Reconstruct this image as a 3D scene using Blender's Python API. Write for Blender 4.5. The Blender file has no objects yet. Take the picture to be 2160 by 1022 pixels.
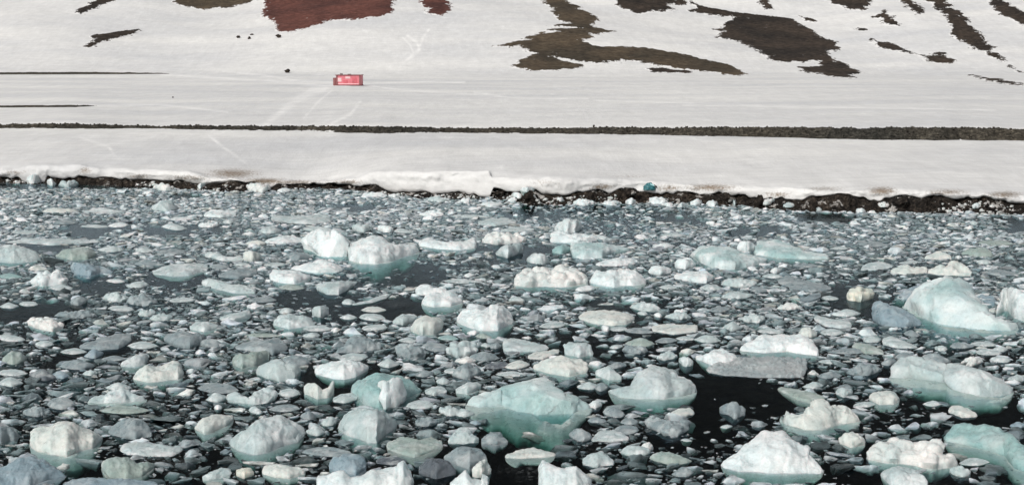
import bpy, math, random
import numpy as np

# ------------------------------------------------------------------ camera, sky, sun, exposure
R = math.radians
scene = bpy.context.scene
CAM_H, FPX, CX, CY, HOR = 15.0, 3000.0, 1080.0, 511.0, 100.0   # eye height; focal length, centre, horizon of the photo
PITCH = math.atan((CY - HOR) / FPX)
cam_data = bpy.data.cameras.new("camera")
cam_data.sensor_width = 36.0
cam_data.lens = 36.0 * FPX / 2160.0
cam_data.clip_start = 1.0
cam_data.clip_end = 8000.0
cam = bpy.data.objects.new("camera", cam_data)
scene.collection.objects.link(cam)
cam.location = (0, 0, CAM_H)
cam.rotation_euler = (R(90) - PITCH, 0, 0)
scene.camera = cam

SUN_EL, SUN_AZ = 42.0, 220.0            # compass-like: 180 = behind the camera, >180 = behind and to the left
SUN_STR, SKY_STR, EXPOSURE = 1.85, 0.10, 0.0
world = bpy.data.worlds.new("World")
scene.world = world
world.use_nodes = True
wn = world.node_tree
wn.nodes.clear()
w_out = wn.nodes.new("ShaderNodeOutputWorld")
w_bg = wn.nodes.new("ShaderNodeBackground")
w_sky = wn.nodes.new("ShaderNodeTexSky")
w_sky.sky_type = 'NISHITA'
w_sky.sun_disc = False
w_sky.sun_elevation = R(SUN_EL)
w_sky.sun_rotation = R(SUN_AZ)
w_sky.dust_density = 4.0
w_sky.air_density = 1.0
w_hsv = wn.nodes.new("ShaderNodeHueSaturation")       # thin high overcast: the sky is nearly colourless
w_hsv.inputs["Saturation"].default_value = 0.28
wn.links.new(w_sky.outputs[0], w_hsv.inputs["Color"])
wn.links.new(w_hsv.outputs[0], w_bg.inputs["Color"])
w_bg.inputs["Strength"].default_value = SKY_STR
wn.links.new(w_bg.outputs[0], w_out.inputs["Surface"])

sun_data = bpy.data.lights.new("sun", 'SUN')
sun_data.energy = SUN_STR
sun_data.angle = R(10)
sun_data.color = (1.0, 0.965, 0.915)
sun = bpy.data.objects.new("sun", sun_data)
scene.collection.objects.link(sun)
az = R(SUN_AZ)
sdir = (math.sin(az) * math.cos(R(SUN_EL)), math.cos(az) * math.cos(R(SUN_EL)), math.sin(R(SUN_EL)))
from mathutils import Vector
sun.rotation_euler = Vector(sdir).to_track_quat('Z', 'Y').to_euler()
sun.location = (sdir[0] * 300, sdir[1] * 300, sdir[2] * 300)

vs = scene.view_settings
vs.view_transform = 'Standard'
vs.look = 'None'
vs.gamma = 1.0
vs.exposure = EXPOSURE
vs.use_curve_mapping = False
scene.cycles.max_bounces = 6
scene.cycles.diffuse_bounces = 3
scene.cycles.glossy_bounces = 2
scene.cycles.transparent_max_bounces = 12
scene.cycles.use_denoising = True

rng = np.random.default_rng(7)

# ------------------------------------------------------------------ helpers
def link(o):
    scene.collection.objects.link(o)
    return o

def tag(o, label=None, cat=None, group=None, kind=None):
    if label: o["label"] = label
    if cat: o["category"] = cat
    if group: o["group"] = group
    if kind: o["kind"] = kind
    return o

def mesh_obj(name, V, F, mat, parent=None, smooth=True, tint=None, attrs=None, sharp=0):
    """F: (n,4) or (n,3) int array, or list of them."""
    V = np.asarray(V, dtype=np.float32)
    if isinstance(F, np.ndarray): F = [F]
    F = [np.asarray(f, dtype=np.int32) for f in F if len(f)]
    used = np.zeros(len(V), bool)
    for f in F: used[f.ravel()] = True
    if not used.all():                       # keep only the vertices a face needs
        new = np.cumsum(used) - 1
        F = [new[f].astype(np.int32) for f in F]
        V = V[used]
        if tint is not None and np.ndim(tint) == 2: tint = np.asarray(tint)[used]
    me = bpy.data.meshes.new(name)
    me.vertices.add(len(V))
    me.vertices.foreach_set("co", V.ravel())
    loops = np.concatenate([f.ravel() for f in F])
    sizes = np.concatenate([np.full(len(f), f.shape[1], np.int32) for f in F])
    starts = np.concatenate([[0], np.cumsum(sizes)[:-1]]).astype(np.int32)
    me.loops.add(len(loops))
    me.loops.foreach_set("vertex_index", loops)
    me.polygons.add(len(sizes))
    me.polygons.foreach_set("loop_start", starts)
    me.polygons.foreach_set("use_smooth", np.full(len(sizes), smooth, dtype=bool))
    if tint is not None:
        a = me.attributes.new("tint", 'FLOAT_COLOR', 'POINT')
        c = np.ones((len(V), 4), np.float32)
        c[:, :3] = tint
        a.data.foreach_set("color", c.ravel())
    for k, v in (attrs or {}).items():
        a = me.attributes.new(k, 'FLOAT', 'POINT')
        a.data.foreach_set("value", np.asarray(v, np.float32).ravel())
    me.update(calc_edges=True)
    me.validate()
    if sharp: me.set_sharp_from_angle(angle=R(sharp))
    if mat: me.materials.append(mat)
    o = bpy.data.objects.new(name, me)
    link(o)
    if parent: o.parent = parent
    return o

def grid_faces(nu, nv, wrap=False):
    a = np.arange(nu * nv).reshape(nu, nv)
    if wrap: a = np.concatenate([a, a[:, :1]], 1)
    return np.stack([a[:-1, :-1], a[1:, :-1], a[1:, 1:], a[:-1, 1:]], -1).reshape(-1, 4)

def _hash(ix, iy, iz, seed):
    h = (ix.astype(np.int64) * 374761393 + iy.astype(np.int64) * 668265263 + iz.astype(np.int64) * 2147483647 + seed * 144665) & 0xffffffff
    h = ((h ^ (h >> 13)) * 1274126177) & 0xffffffff
    h = ((h ^ (h >> 16)) * 2246822519) & 0xffffffff
    return ((h ^ (h >> 15)) & 0xffffff).astype(np.float64) / 8388607.5 - 1.0

def noise3(x, y, z, seed=0):
    x, y, z = np.broadcast_arrays(np.asarray(x, float), np.asarray(y, float), np.asarray(z, float))
    ix, iy, iz = np.floor(x), np.floor(y), np.floor(z)
    fx, fy, fz = x - ix, y - iy, z - iz
    ux, uy, uz = [f * f * f * (f * (f * 6 - 15) + 10) for f in (fx, fy, fz)]
    out = 0
    for dx in (0, 1):
        for dy in (0, 1):
            for dz in (0, 1):
                w = (ux if dx else 1 - ux) * (uy if dy else 1 - uy) * (uz if dz else 1 - uz)
                out = out + w * _hash(ix + dx, iy + dy, iz + dz, seed)
    return out

def fbm(x, y, z=0.0, oct=4, seed=0, gain=0.5):
    s, a, n = 0, 1.0, 0.0
    for k in range(oct):
        f = 2.03 ** k
        s = s + a * noise3(x * f + 13.1 * k, y * f - 7.7 * k, z * f + 3.3 * k, seed + k)
        n += a; a *= gain
    return s / n

def smooth(a, b, x):
    t = np.clip((x - a) / (b - a), 0, 1)
    return t * t * (3 - 2 * t)

# photo pixel -> ray; used to survey where things stand in the place
def ray(px, py):
    px, py = np.asarray(px, float), np.asarray(py, float)
    k = (CY - py) / FPX
    dx = (px - CX) / FPX
    dy = math.cos(PITCH) + k * math.sin(PITCH)
    dz = -math.sin(PITCH) + k * math.cos(PITCH)
    return dx / dy, dz / dy                # tangent to the side, slope up, per metre forward
def on_water(px, py, z=0.0):
    t, s = ray(px, py)
    Y = (z - CAM_H) / s
    return t * Y, Y
def to_px(x, y, z):
    c, s = math.cos(PITCH), math.sin(PITCH)
    d = y * c - (z - CAM_H) * s
    u = y * s + (z - CAM_H) * c
    return CX + FPX * x / d, CY - FPX * u / d

# ------------------------------------------------------------------ materials
def new_mat(name):
    m = bpy.data.materials.new(name)
    m.use_nodes = True
    nt = m.node_tree
    b = nt.nodes["Principled BSDF"]
    return m, nt, b
def N(nt, t, **kw):
    n = nt.nodes.new(t)
    for k, v in kw.items():
        if k in n.inputs.keys(): n.inputs[k].default_value = v
        else: setattr(n, k, v)
    return n
def texnoise(nt, scale, detail=6, rough=0.6, stretch=None, coord="Object"):
    tc = N(nt, "ShaderNodeTexCoord")
    n = N(nt, "ShaderNodeTexNoise")
    n.inputs["Scale"].default_value = scale
    n.inputs["Detail"].default_value = detail
    n.inputs["Roughness"].default_value = rough
    if stretch:
        mp = N(nt, "ShaderNodeMapping")
        mp.inputs["Scale"].default_value = stretch
        nt.links.new(tc.outputs[coord], mp.inputs[0]); nt.links.new(mp.outputs[0], n.inputs["Vector"])
    else:
        nt.links.new(tc.outputs[coord], n.inputs["Vector"])
    return n
def ramp(nt, src, stops):
    r = N(nt, "ShaderNodeValToRGB")
    el = r.color_ramp.elements
    while len(el) < len(stops): el.new(0.5)
    for e, (p, c) in zip(el, stops):
        e.position = p
        e.color = (*c, 1) if not isinstance(c, (int, float)) else (c, c, c, 1)
    nt.links.new(src, r.inputs[0])
    return r
def mixc(nt, fac, a, b, mode='MIX'):
    m = N(nt, "ShaderNodeMix", data_type='RGBA', blend_type=mode)
    for sock, v in ((0, fac), (6, a), (7, b)):
        if hasattr(v, "is_linked") or hasattr(v, "links"): nt.links.new(v, m.inputs[sock])
        elif isinstance(v, (int, float)): m.inputs[sock].default_value = v
        else: m.inputs[sock].default_value = (*v, 1)
    return m.outputs[2]
def bump(nt, b, src, strength, dist):
    bp = N(nt, "ShaderNodeBump")
    bp.inputs["Strength"].default_value = strength
    bp.inputs["Distance"].default_value = dist
    nt.links.new(src, bp.inputs["Height"])
    nt.links.new(bp.outputs[0], b.inputs["Normal"])
    return bp

# ice: the tint attribute carries each piece's own colour (frosted white, wet grey, teal ...)
M_ICE, nt, b = new_mat("ice")
at = N(nt, "ShaderNodeAttribute", attribute_name="tint")
n1 = texnoise(nt, 3.2, 8, 0.65)
n2 = texnoise(nt, 0.9, 4, 0.55)
r1 = ramp(nt, n1.outputs[0], [(0.28, 0.84), (0.52, 0.97), (0.72, 1.0)])
r2 = ramp(nt, n2.outputs[0], [(0.35, (0.83, 0.91, 0.93)), (0.6, (1, 1, 1))])
n3 = texnoise(nt, 14.0, 5, 0.7)
r3 = ramp(nt, n3.outputs[0], [(0.3, 0.90), (0.55, 1.0), (0.75, 1.05)])
c0 = mixc(nt, 1.0, at.outputs["Color"], r3.outputs[0], 'MULTIPLY')
c1 = mixc(nt, 1.0, c0, r1.outputs[0], 'MULTIPLY')
c2 = mixc(nt, 1.0, c1, r2.outputs[0], 'MULTIPLY')
nt.links.new(c2, b.inputs["Base Color"])
rr_ = ramp(nt, n1.outputs[0], [(0.35, 0.22), (0.65, 0.5)])
nt.links.new(rr_.outputs[0], b.inputs["Roughness"])
b.inputs["Subsurface Weight"].default_value = 0.8
b.inputs["Subsurface Radius"].default_value = (0.8, 1.0, 1.0)
b.inputs["Subsurface Scale"].default_value = 0.22
b.inputs["IOR"].default_value = 1.31
b.inputs["Specular IOR Level"].default_value = 0.6
vo = N(nt, "ShaderNodeTexVoronoi", feature='F1'); vo.inputs["Scale"].default_value = 2.6
tcv = N(nt, "ShaderNodeTexCoord")
wv = texnoise(nt, 1.6, 3, 0.5)
wa = N(nt, "ShaderNodeVectorMath", operation='MULTIPLY_ADD'); nt.links.new(wv.outputs["Color"], wa.inputs[0]); wa.inputs[1].default_value = (.7, .7, .7); nt.links.new(tcv.outputs["Object"], wa.inputs[2])
nt.links.new(wa.outputs[0], vo.inputs["Vector"])
hb = N(nt, "ShaderNodeMath", operation='MULTIPLY_ADD'); nt.links.new(vo.outputs["Distance"], hb.inputs[0]); hb.inputs[1].default_value = 0.4; nt.links.new(n1.outputs[0], hb.inputs[2])
bump(nt, b, hb.outputs[0], 0.7, 0.10)

# snow
M_SNOW, nt, b = new_mat("snow")
dirt = N(nt, "ShaderNodeAttribute", attribute_name="dirt")
trk = N(nt, "ShaderNodeAttribute", attribute_name="track")
rock = N(nt, "ShaderNodeAttribute", attribute_name="rock")
wind = texnoise(nt, 1.0, 6, 0.62, (0.22, 1.2, 1.2))
broad = texnoise(nt, 0.03, 4, 0.55, (0.5, 1.6, 1))
wide = ramp(nt, broad.outputs[0], [(0.3, (0.655, 0.66, 0.665)), (0.5, (0.745, 0.742, 0.73)), (0.7, (0.84, 0.832, 0.805))])
fine = ramp(nt, wind.outputs[0], [(0.3, 0.90), (0.58, 1.0), (0.74, 1.08)])
c1 = mixc(nt, 1.0, wide.outputs[0], fine.outputs[0], 'MULTIPLY')
fl = texnoise(nt, 1.0, 5, 0.66, (0.42, 0.13, 0.4))
flr = ramp(nt, fl.outputs[0], [(0.3, 0.92), (0.5, 0.98), (0.64, 1.03), (0.72, 1.12)])
c1 = mixc(nt, 1.0, c1, flr.outputs[0], 'MULTIPLY')
c1 = mixc(nt, trk.outputs["Fac"], c1, (0.95, 0.94, 0.92))
speck = texnoise(nt, 4.5, 5, 0.7)
am = N(nt, "ShaderNodeMath", operation='MULTIPLY_ADD')
nt.links.new(speck.outputs[0], am.inputs[0]); am.inputs[1].default_value = 1.6
ad = N(nt, "ShaderNodeMath", operation='SUBTRACT'); nt.links.new(dirt.outputs["Fac"], ad.inputs[0]); ad.inputs[1].default_value = 1.05
nt.links.new(ad.outputs[0], am.inputs[2])
dr = ramp(nt, am.outputs[0], [(0.0, 0.0), (0.5, 1.0)])
c2 = mixc(nt, dr.outputs[0], c1, (0.24, 0.19, 0.145))
rn = texnoise(nt, 0.035, 7, 0.65)
rm = N(nt, "ShaderNodeMath", operation='MULTIPLY_ADD')
nt.links.new(rn.outputs[0], rm.inputs[0]); rm.inputs[1].default_value = 6.0
rs = N(nt, "ShaderNodeMath", operation='MULTIPLY_ADD'); nt.links.new(rock.outputs["Fac"], rs.inputs[0]); rs.inputs[1].default_value = 3.0; rs.inputs[2].default_value = -4.6
nt.links.new(rs.outputs[0], rm.inputs[2])
rr = ramp(nt, rm.outputs[0], [(0.3, 0.0), (0.6, 1.0)])
c3 = mixc(nt, rr.outputs[0], c2, (0.05, 0.042, 0.036))
nt.links.new(c3, b.inputs["Base Color"])
b.inputs["Roughness"].default_value = 0.75
b.inputs["Specular IOR Level"].default_value = 0.2
sh_ = N(nt, "ShaderNodeMath", operation='MULTIPLY_ADD'); nt.links.new(fl.outputs[0], sh_.inputs[0]); sh_.inputs[1].default_value = 2.6; nt.links.new(wind.outputs[0], sh_.inputs[2])
bump(nt, b, sh_.outputs[0], 0.42, 0.16)

def rock_mat(name, dark, mid, light, scale=1.2, bs=0.8, bd=0.25, big=0.06, patchy=False):
    m, nt, b = new_mat(name)
    n1 = texnoise(nt, scale, 9, 0.68)
    n2 = texnoise(nt, big, 4, 0.55)
    r1 = ramp(nt, n1.outputs[0], [(0.3, dark), (0.5, mid), (0.72, light)])
    r2 = ramp(nt, n2.outputs[0], [(0.35, (0.66, 0.69, 0.70)), (0.65, (1.28, 1.22, 1.12))])
    col = mixc(nt, 1.0, r1.outputs[0], r2.outputs[0], 'MULTIPLY')
    if patchy:                                # snow lingering in the hollows towards the rim of a bare patch
        ea = N(nt, "ShaderNodeAttribute", attribute_name="rim")
        en = texnoise(nt, 0.55, 7, 0.72, (0.7, 0.35, 0.6))
        em = N(nt, "ShaderNodeMath", operation='MULTIPLY_ADD'); nt.links.new(ea.outputs["Fac"], em.inputs[0]); em.inputs[1].default_value = 0.28; nt.links.new(en.outputs[0], em.inputs[2])
        er = ramp(nt, em.outputs[0], [(0.66, 0.0), (0.74, 1.0)])
        col = mixc(nt, er.outputs[0], col, (0.74, 0.735, 0.725))
    nt.links.new(col, b.inputs["Base Color"])
    b.inputs["Roughness"].default_value = 0.9
    b.inputs["Specular IOR Level"].default_value = 0.15
    bump(nt, b, n1.outputs[0], bs, bd)
    return m
M_RED = rock_mat("red_scoria", (0.060, 0.028, 0.024), (0.110, 0.047, 0.040), (0.165, 0.078, 0.066), 0.5, patchy=True)
M_BROWN = rock_mat("brown_scree", (0.04, 0.031, 0.024), (0.08, 0.063, 0.046), (0.13, 0.105, 0.075), 0.5, patchy=True)
M_DARK = rock_mat("dark_scree", (0.02, 0.016, 0.014), (0.041, 0.033, 0.028), (0.078, 0.062, 0.052), 0.5, patchy=True)
M_BANK = rock_mat("bank_stone", (0.018, 0.017, 0.015), (0.052, 0.048, 0.041), (0.17, 0.155, 0.13), 2.2, 1.0, 0.3)
M_SHORE = rock_mat("shore_rock", (0.008, 0.007, 0.006), (0.030, 0.025, 0.022), (0.13, 0.108, 0.09), 2.4, 1.0, 0.5, 0.3)
nt = M_SHORE.node_tree; b = nt.nodes["Principled BSDF"]          # snow and ice caught among the shore rocks
pn = texnoise(nt, 0.55, 6, 0.66)
pr_ = ramp(nt, pn.outputs[0], [(0.585, 0.0), (0.63, 1.0)])
old = b.inputs["Base Color"].links[0].from_socket
nt.links.new(mixc(nt, pr_.outputs[0], old, (0.60, 0.575, 0.54)), b.inputs["Base Color"])
M_BED = rock_mat("seabed", (0.04, 0.036, 0.03), (0.10, 0.088, 0.07), (0.17, 0.15, 0.12), 0.6)

# water: see-through skin over an absorbing body, so sunken ice turns teal and the deep goes dark
M_WATER = bpy.data.materials.new("sea_water")
M_WATER.use_nodes = True
nt = M_WATER.node_tree
nt.nodes.clear()
o_ = N(nt, "ShaderNodeOutputMaterial")
tr = N(nt, "ShaderNodeBsdfTransparent")
gl = N(nt, "ShaderNodeBsdfGlossy")
gl.inputs["Roughness"].default_value = 0.12
gl.inputs["Color"].default_value = (0.66, 0.86, 1.0, 1)
lw = N(nt, "ShaderNodeFresnel"); lw.inputs["IOR"].default_value = 1.33
mu = N(nt, "ShaderNodeMath", operation='MULTIPLY'); mu.inputs[1].default_value = 0.55
mx = N(nt, "ShaderNodeMixShader")
wn1 = texnoise(nt, 2.2, 4, 0.6)
bp = N(nt, "ShaderNodeBump"); bp.inputs["Strength"].default_value = 0.25; bp.inputs["Distance"].default_value = 0.05
nt.links.new(wn1.outputs[0], bp.inputs["Height"]); nt.links.new(bp.outputs[0], gl.inputs["Normal"])
nt.links.new(lw.outputs[0], mu.inputs[0]); nt.links.new(mu.outputs[0], mx.inputs[0])
nt.links.new(tr.outputs[0], mx.inputs[1]); nt.links.new(gl.outputs[0], mx.inputs[2])
nt.links.new(mx.outputs[0], o_.inputs["Surface"])
va = N(nt, "ShaderNodeVolumeAbsorption")
va.inputs["Color"].default_value = (0.30, 0.64, 0.59, 1)
va.inputs["Density"].default_value = 1.5
nt.links.new(va.outputs[0], o_.inputs["Volume"])

def plain(name, col, rough=0.6, metal=0.0, var=0.12, scale=3.0):
    m, nt, b = new_mat(name)
    n1 = texnoise(nt, scale, 6, 0.6)
    r1 = ramp(nt, n1.outputs[0], [(0.3, tuple(c * (1 - var) for c in col)), (0.7, tuple(min(1, c * (1 + var)) for c in col))])
    nt.links.new(r1.outputs[0], b.inputs["Base Color"])
    b.inputs["Roughness"].default_value = rough
    b.inputs["Metallic"].default_value = metal
    return m

# slush: frazil and crumbs lying on the water between the pieces
M_SLUSH, nt, b = new_mat("slush")
cov = N(nt, "ShaderNodeAttribute", attribute_name="cover")
s1 = texnoise(nt, 5.5, 6, 0.72)
s2 = texnoise(nt, 0.35, 3, 0.55)
m1 = N(nt, "ShaderNodeMath", operation='MULTIPLY_ADD'); nt.links.new(s2.outputs[0], m1.inputs[0]); m1.inputs[1].default_value = 0.45; nt.links.new(s1.outputs[0], m1.inputs[2])
m2 = N(nt, "ShaderNodeMath", operation='MULTIPLY_ADD'); nt.links.new(cov.outputs["Fac"], m2.inputs[0]); m2.inputs[1].default_value = 0.26; nt.links.new(m1.outputs[0], m2.inputs[2])
al = ramp(nt, m2.outputs[0], [(0.0, 0.0), (0.90, 0.0), (1.0, 0.5)])
m3 = N(nt, "ShaderNodeMath", operation='MULTIPLY'); nt.links.new(al.outputs[0], m3.inputs[0]); nt.links.new(cov.outputs["Fac"], m3.inputs[1])
nt.links.new(m3.outputs[0], b.inputs["Alpha"])
sc = ramp(nt, s1.outputs[0], [(0.35, (0.17, 0.195, 0.20)), (0.7, (0.42, 0.455, 0.455))])
nt.links.new(sc.outputs[0], b.inputs["Base Color"])
b.inputs["Roughness"].default_value = 0.6

# ------------------------------------------------------------------ the land: one height function, surveyed along the shore
def line(s):
    a = np.array([[float(v) for v in p.split(",")] for p in s.split()])
    return a[:, 0], a[:, 1]
L_WATER = line("-900,384 0,386 60,388 180,390 300,395 400,400 490,404 560,402 620,400 700,398 770,404 800,410 860,416 1000,419 1040,418 1090,426 1120,433 1220,431 1260,429 1350,427 1450,430 1560,434 1620,441 1700,445 1800,447 2000,449 2160,451 3100,466")
L_EDGE = line("-900,362 0,374 40,373 52,384 92,386 98,376 140,376 178,372 186,376 300,379 400,387 440,385 500,382 560,392 690,389 770,388 790,394 860,404 960,408 1032,411 1040,393 1070,399 1095,403 1118,400 1150,408 1230,404 1300,399 1350,405 1430,402 1480,411 1560,404 1585,412 1610,421 1700,420 1760,409 1850,419 1900,411 1980,414 2100,415 2160,424 3100,440")
L_LIP = line("-900,342 0,355 60,348 170,346 185,351 300,357 400,362 440,371 560,379 690,380 770,367 786,361 1031,358 1037,371 1100,375 1160,372 1230,376 1300,378 1400,381 1470,388 1560,390 1660,395 1760,399 1850,397 1950,400 2050,403 2160,410 3100,426")
L_BANK0 = line("-900,267 0,271 300,271 500,275 640,275 740,280 800,281 1000,280 1100,281 1400,285 1680,290 1840,295 2160,296 3100,302")
L_BANK1 = line("-900,260 0,262 150,259 300,265 600,264 700,264 760,265 1000,269 1400,268 1700,269 2000,268 2160,273 3100,276")
P0 = 1.0 / math.cos(PITCH)
def px_of_tau(tau):                      # column of the photo along which a bearing runs (at the shore's depth)
    return CX + FPX * tau * 0.999
def shore(tau):
    px = px_of_tau(tau)
    out = {}
    yw = np.interp(px, *L_WATER) + 1.2 * noise3(px / 17, 0, 0, 3) + 0.8 * noise3(px / 6, 0, 0, 4)
    yws = np.mean([np.interp(px + k, *L_WATER) for k in range(-90, 91, 4)], 0)
    jag = 4.6 * noise3(px / 33, 1, 0, 5) + 2.6 * noise3(px / 11, 1, 0, 6)
    ye = np.minimum(np.interp(px, *L_EDGE) + jag, yw - 0.5)
    yl = np.minimum(np.interp(px, *L_LIP) + 2.2 * noise3(px / 45, 2, 0, 7) + 0.8 * noise3(px / 17, 2, 0, 8), ye - 4)
    out["Yw"] = on_water(px, yw)[1]
    out["Yb"] = on_water(px, yws)[1] + 2.2
    out["zb"] = CAM_H + ray(px, ye)[1] * out["Yb"]
    out["Yl"] = out["Yb"] + 0.9
    out["zl"] = CAM_H + ray(px, yl)[1] * out["Yl"]
    ys_ = np.mean([np.interp(px + k, *L_LIP) for k in range(-90, 91, 4)], 0)
    out["Ys"] = on_water(px, yws)[1] + 3.1
    out["zs"] = CAM_H + ray(px, ys_)[1] * out["Ys"]
    zk = 3.6
    yb = np.interp(px, *L_BANK0) + 0.6 * noise3(px / 45, 3, 0, 9)
    out["Yk"] = (zk - CAM_H) / ray(px, yb)[1]
    out["zk"] = np.full_like(px, zk)
    yt = np.interp(px, *L_BANK1)
    out["zt"] = CAM_H + ray(px, yt)[1] * (out["Yk"] + 2.5)
    return out

def hill(x, Y):
    q = Y - 478 - 26 * noise3(x / 170, 0.3, 0, 21) - 10 * noise3(x / 55, 0.7, 0, 22)
    h = 0.25 * 0.5 * (np.sqrt(q * q + 200) + q)
    q2 = Y - 800 - 60 * noise3(x / 240, 4, 0, 23)
    h = h + 0.38 * 0.5 * (np.sqrt(q2 * q2 + 3000) + q2) - 0.25 * 5.0  # upper slope out of view, raised to darken the water's reflection
    und = fbm(x / 105 + 0.25 * Y / 105, Y / 130, 0, 3, 31)
    h = h + 9.0 * und * smooth(470, 600, Y) + 45 * fbm(x / 240, Y / 240, 5, 4, 33) * smooth(760, 1200, Y)
    return np.maximum(h, 0) if np.ndim(h) else max(h, 0)

def land_z(tau, Y, S=None):
    tau, Y = np.broadcast_arrays(np.asarray(tau, float), np.asarray(Y, float))
    S = S or shore(tau)
    x = tau * Y
    a = np.clip((Y - S["Ys"]) / (S["Yk"] - S["Ys"]), -.05, 1)
    dl = np.clip(Y - S["Yl"], 0, None)
    z = S["zs"] + (S["zk"] - S["zs"]) * (0.62 * a + 0.38 * (1 - (1 - a) ** 4))
    z = z + (S["zl"] - S["zs"]) * np.exp(-(dl / 0.9) ** 2)
    z = z + 0.17 * fbm(x / 9, Y / 6, 0, 3, 41) * smooth(0, 0.15, a) * (1 - smooth(0.85, 1, a))
    a2 = np.clip((Y - S["Yk"]) / 2.5, 0, 1)
    z = z + (S["zt"] - S["zk"]) * a2 - 0.22 * np.sin(np.pi * np.clip((Y - S["Yk"]) / 5, 0, 1))
    a3 = np.clip((Y - S["Yk"] - 2.5) / (478 - S["Yk"] - 2.5), 0, 1.0)
    z = z + (6.0 - S["zt"]) * a3 * (a3 > 0)
    z = z + 0.30 * fbm(x / 26, Y / 16, 2, 3, 43) * smooth(0.02, 0.15, a3)
    return z + hill(x, Y) * (a3 > 0)

def survey(px, py, y0=155.0, y1=900.0):
    """where the photo's pixel meets the land: (bearing, depth, height)"""
    px, py = np.atleast_1d(np.asarray(px, float)), np.atleast_1d(np.asarray(py, float))
    tau, sl = ray(px, py)
    Ys = np.concatenate([np.linspace(y0, 330, 500), np.linspace(330.5, y1, 1100)])
    S = {k: v[:, None] for k, v in shore(tau).items()}
    Z = land_z(tau[:, None], Ys[None, :], S)
    hit = Z >= CAM_H + sl[:, None] * Ys[None, :]
    i = np.where(hit.any(1), hit.argmax(1), len(Ys) - 1)
    Y = Ys[i]
    return tau, Y, CAM_H + sl * Y

# ---- snow cover
taus = np.concatenate([np.linspace(-0.85, -0.385, 110)[:-1], np.linspace(-0.385, 0.385, 1150), np.linspace(0.385, 0.85, 110)[1:]])
S = shore(taus)
rows = []
nf = 14
for k in range(nf):                      # the broken, rounded front of the snow
    t = k / (nf - 1)
    Yr = S["Yb"] + (S["Yl"] - S["Yb"]) * (1 - math.cos(t * math.pi / 2)) ** 1.1
    zr = S["zb"] + (S["zl"] - S["zb"]) * math.sin(t * math.pi / 2) ** 0.9
    x = taus * Yr
    w = math.sin(math.pi * min(1, t * 0.85 + 0.12))
    und = fbm(x / 2.6, zr / 1.1, 0, 4, 51, 0.6)
    cut = np.clip(fbm(x / 5.0, 3.3, 0, 2, 53) * 2.2, -1, 1)
    Yr = Yr - 0.25 * w + 0.55 * w * und + 0.30 * w * cut
    rows.append((taus * Yr, Yr, zr + 0.16 * w * fbm(x / 1.1, zr * 1.5, k * 0.15, 3, 52), np.full_like(x, -1)))
under = (taus * (S["Yb"] + 1.2), S["Yb"] + 1.2, S["zb"] - 0.1, np.full_like(taus, -1))
rows.insert(0, under)
for a in np.concatenate([np.linspace(0, 1, 62)[1:]]):
    Yr = S["Yl"] + (S["Yk"] - S["Yl"]) * a
    rows.append((taus * Yr, Yr, land_z(taus, Yr, S), np.zeros_like(taus)))
for k in range(1, 9):
    Yr = S["Yk"] + 5.0 * k / 8
    rows.append((taus * Yr, Yr, land_z(taus, Yr, S), np.zeros_like(taus)))
tail = np.concatenate([np.linspace(0, 1, 120)[1:]])
for a in tail:
    Yr = (S["Yk"] + 5) + (470 - S["Yk"] - 5) * a
    rows.append((taus * Yr, Yr, land_z(taus, Yr, S), np.zeros_like(taus)))
for Yc in np.concatenate([np.linspace(470, 760, 200)[1:], np.linspace(760, 1900, 90)[1:]]):
    Yr = np.full_like(taus, Yc)
    rows.append((taus * Yr, Yr, land_z(taus, Yr, S), np.zeros_like(taus)))
GX, GY, GZ, GF = [np.stack([r[k] for r in rows], 1) for k in range(4)]

def blob_mask(px, py, items):
    m = np.zeros_like(px)
    for (cx, cy, rx, ry, s) in items:
        d = ((px - cx) / rx) ** 2 + ((py - cy) / ry) ** 2
        m = np.maximum(m, s * np.exp(-d * 1.4))
    return m
PXs, PYs = to_px(GX, GY, GZ)
dirt = blob_mask(PXs, PYs, [(490, 366, 75, 14, .72), (560, 382, 60, 9, .8), (525, 397, 45, 9, .95), (400, 375, 60, 8, .55), (620, 384, 80, 7, .6), (180, 360, 18, 10, .6),
                            (290, 372, 40, 7, .5), (1270, 394, 30, 8, .75), (1410, 396, 30, 9, .65), (1330, 372, 60, 5, .35), (1500, 395, 70, 10, .72), (1860, 402, 40, 12, .75),
                            (1740, 398, 60, 7, .5), (2000, 405, 60, 9, .62), (2120, 410, 50, 10, .7), (1150, 385, 60, 12, .3), (1640, 410, 40, 8, .6), (30, 364, 40, 8, .45), (735, 384, 40, 8, .6)])
trackm = np.zeros_like(PXs)
TRACKS = [("690,186 650,200 612,222 560,262", 6), ("700,190 672,214 640,250", 2), ("640,172 560,160 470,150", 2.2), ("770,180 850,190 960,196 1060,204", 1.6), ("905,62 890,84 880,112 850,132", 2.5),
          ("735,180 690,182 655,190 630,205 600,228 575,250", 5), ("765,178 840,174 900,172 980,174", 2.2), ("700,182 560,170 450,164 340,157", 3), ("1000,195 1080,206 1130,208 1240,208", 1.6),
          ("860,75 880,90 885,105 868,120", 3.5), ("850,80 865,95 872,112", 2), ("760,215 740,240 700,260", 3), ("440,285 470,310 500,330 520,345", 3), ("170,290 230,310 240,325", 3),
          ("1250,212 1400,216 1600,222 1850,228 2100,232", 1.3), ("1440,222 1700,226 1990,229", 1.2), ("180,223 330,220 480,236", 2), ("600,170 700,174", 3)]
tapx, tapy = PXs.ravel(), PYs.ravel()
sel = np.where((tapy > 60) & (tapy < 350) & (tapx > 0) & (tapx < 2160))[0]
tm = np.zeros(len(tapx))
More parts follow.
